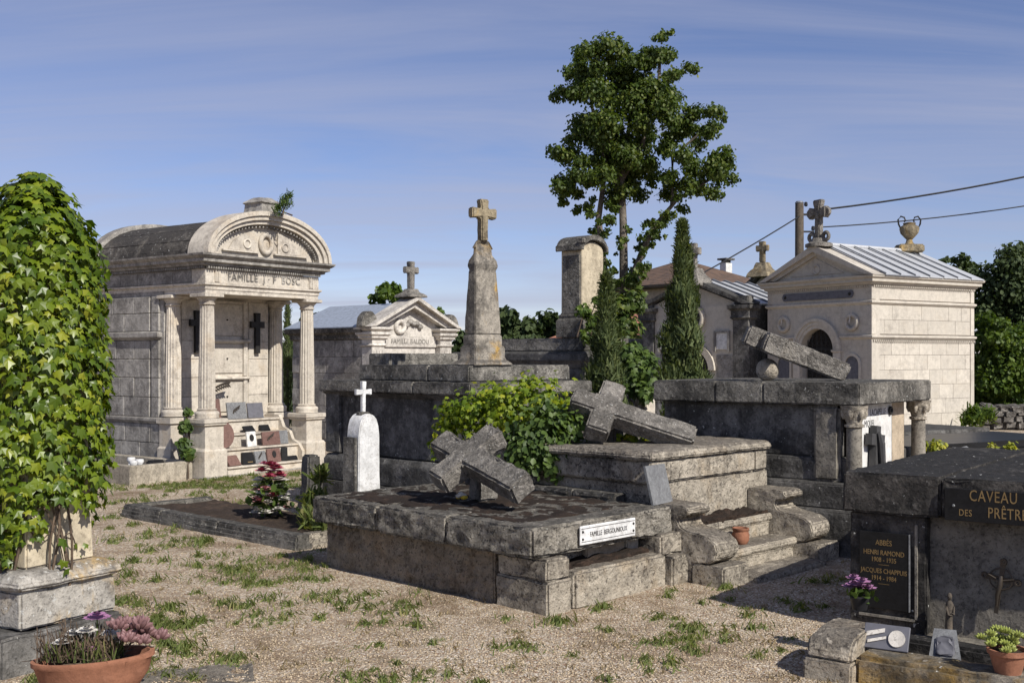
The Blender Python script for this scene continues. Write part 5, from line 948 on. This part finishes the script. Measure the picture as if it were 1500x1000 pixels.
shrub('weed', 'long-leaved green plant at the right foot of the cream chapel', 'plant', [pxb(1430, 612, 15, 24.2), pxb(1415, 618, 10, 24.2), pxb(1448, 612, 10, 24.2)], 400, .22, 'bright_leaf', .2, SPRAY_V, SPRAY_F)
far = 'trees beyond the cemetery'
tree('far_tree', 'dense dark trees right behind the rubble wall', 34., [(1470, 420, 45), (1500, 400, 40), (1445, 440, 28), (1530, 440, 60), (1490, 460, 45), (1455, 480, 30)], [([(1480, 640), (1480, 420)], .2, .05)], 14000, .13, 'far_leaf', group=far)
tree('far_tree', 'sparse olive-green tree top above the zinc roof edge', 40., [(1400, 392, 18), (1385, 385, 10), (1420, 388, 12), (1412, 400, 14)], [([(1405, 620), (1402, 400)], .12, .03)], 700, .2, 'far_leaf', group=far, shell=.2)
tree('far_tree', 'bright green bushy tree right of the cream chapel', 29., [(1455, 520, 34), (1485, 500, 40), (1440, 560, 26), (1490, 560, 45), (1520, 520, 50), (1460, 585, 28), (1445, 480, 20)], [([(1472, 640), (1470, 520)], .14, .05)], 14000, .11, 'bright_leaf', group=far)
tree('far_tree', 'green tree top behind the small pedimented mausoleum', 32., [(572, 432, 16), (585, 440, 14), (556, 440, 12), (600, 446, 10), (640, 470, 14), (655, 480, 14)], [([(575, 640), (575, 440)], .12, .04)], 1300, .17, 'bright_leaf', group=far, shell=.2)
for k, (px, py, r, lb) in enumerate(((750, 478, 26, 'dark round tree just right of the obelisk'), (795, 480, 24, 'grey-green tree left of the stele above the red roof'), (825, 485, 20, 'low dark tree touching the left edge of the stele'), (940, 440, 24, 'green tree top right of the tall trunk'), (695, 500, 22, 'dark tree between the small mausoleum and the obelisk'))):
    tree('far_tree', lb, 55. + 3 * k, [(px, py, r), (px - r * .7, py + 12, r * .7), (px + r * .7, py + 10, r * .7), (px, py + 26, r)], [([(px, 575), (px, py)], .25, .08)], 1500, .32, 'far_leaf', group=far)
hp = np.stack([rng.uniform(-75, 75, 16000), rng.uniform(88, 96, 16000), np.zeros(16000)], 1); hp[:, 2] = rng.random(16000) * (3. + 1.4 * np.sin(hp[:, 0] * .31) + np.sin(hp[:, 0] * 1.1))
o = bulk('woodland', scatter(hp, rng.normal(size=(16000, 3)) + [0, -.8, .4], rng.uniform(.5, 1., 16000), LEAF_V, LEAF_F), 'far_leaf', None, 'stuff'); tag(o, 'far line of woodland along the horizon', 'woodland')
# ------------------------------------------------------------------ gravel and grass
def inside(x, y):
    for fr_, x0, x1, y0, y1 in ((FT, -.05, 3.2, -.05, 2.5), (FT, 1.4, 3.2, -.45, .3), (FO, -.1, 1.9, -.1, 2.5), (FG, -.05, 1.05, -.05, 3.1), (FV, -.05, 3, -.1, 2.4), (FV, .15, 3, -1.18, 0), (F3, -.15, 2, -.15, 2.1), (FI, -.2, .65, -.05, .85), (FB, -1.1, 2.4, -.08, 3.3), (FS, -.1, 1.4, -.1, 2.4)):
        dx, dy = x - fr_.o[0], y - fr_.o[1]; c, s = math.cos(fr_.rz), math.sin(fr_.rz); u, v = dx * c + dy * s, -dx * s + dy * c
        if x0 < u < x1 and y0 < v < y1: return True
    return False
def groundpts(n, x0, x1, y0, y1):
    o_ = []
    while len(o_) < n:
        x, y = G(random.uniform(x0, x1), random.uniform(y0, y1))
        if not inside(x, y): o_.append((x, y, gz(x, y)))
    return o_
pp_ = np.array(groundpts(24000, -40, 1260, 730, 1010)); pp_[:, 2] += .001
PEB_V = [(1, 0, 0), (-.2, .9, 0), (-.9, -.3, 0), (.2, -.8, 0), (.1, .05, .55), (0, 0, -.4)]; PEB_F = [(0, 1, 4), (1, 2, 4), (2, 3, 4), (3, 0, 4), (1, 0, 5), (2, 1, 5), (3, 2, 5), (0, 3, 5)]
def pebm():
    m, t, b = newmat('pebble', .85, .25); g = node(t, 'ShaderNodeNewGeometry'); c = mixc(t, g.outputs['Random Per Island'], (.23, .17, .105), (.52, .425, .30)); t.links.new(c, b.inputs['Base Color'])
pebm()
o = bulk('gravel', scatter(pp_, np.tile([0, 0, 1.], (len(pp_), 1)), rng.uniform(.004, .011, len(pp_)), PEB_V, PEB_F, jitter=.25), 'pebble', None, 'stuff'); tag(o, 'loose beige gravel strewn over the cemetery path', 'gravel')
BL_V = [(-.075, 0, 0), (.075, 0, 0), (.05, .6, .1), (0, 1, .34)]; BL_F = [(0, 1, 2, 3)]
tufts = []
for reg, n, rr, hh in (((165, 480, 692, 716), 330, .10, .07), ((160, 330, 715, 800), 60, .12, .09), ((150, 300, 800, 950), 55, .10, .10), ((300, 480, 800, 860), 70, .12, .07), ((330, 620, 840, 910), 40, .11, .08), ((880, 1230, 860, 960), 45, .09, .07), ((250, 1180, 860, 1000), 60, .07, .06), ((-30, 300, 940, 1000), 22, .08, .09), ((160, 480, 716, 760), 50, .09, .06)):
    for x, y, z in groundpts(n, reg[0], reg[1], reg[2], reg[3]): tufts.append((x, y, z, rr * random.uniform(.5, 1.3), hh * random.uniform(.6, 1.4)))
for px, py in ((500, 880), (540, 910), (580, 885), (605, 915), (760, 948), (770, 945), (745, 950), (820, 908), (880, 888), (1068, 858), (1010, 915), (1050, 925), (970, 940), (235, 905), (255, 915), (240, 890), (220, 850), (350, 885), (345, 835), (330, 960), (350, 965), (560, 995), (520, 992), (590, 990), (690, 935), (940, 968), (985, 900), (1200, 850), (1215, 845), (470, 845), (450, 830), (400, 830), (375, 845)):
    x, y = G(px, py)
    for k in range(3): tufts.append((x + random.gauss(0, .05), y + random.gauss(0, .05), gz(x, y), .10, random.uniform(.06, .11)))
def blades(tl, per, nm, mat, label):
    P, Nn, S = [], [], []
    for x, y, z, r, h in tl:
        m_ = int(per * random.uniform(.6, 1.3)); a = rng.uniform(0, 6.283, m_); q = np.abs(rng.normal(0, r * .5, m_)); P.append(np.stack([x + q * np.cos(a), y + q * np.sin(a), np.full(m_, z - .005)], 1)); Nn.append(np.stack([np.cos(a), np.sin(a), -.1 - .9 * rng.random(m_)], 1)); S.append(h * rng.uniform(.5, 1.2, m_))
    o = bulk(nm, scatter(np.concatenate(P), -np.concatenate(Nn) * [1, 1, -1], np.concatenate(S), BL_V, BL_F, jitter=.3), mat, None, 'stuff'); tag(o, label, 'grass')
blades([(x, y, z, r * 1.5, h * .68) for x, y, z, r, h in tufts if random.random() < .72], 52, 'grass', 'grass', 'tufts of green grass and weeds growing through the gravel')
dry = [(x, y, z, .12, .045) for x, y, z in groundpts(170, -20, 1250, 700, 1000)]
blades(dry, 16, 'dry_grass', 'dry_grass', 'thin dry grass scattered over the gravel')
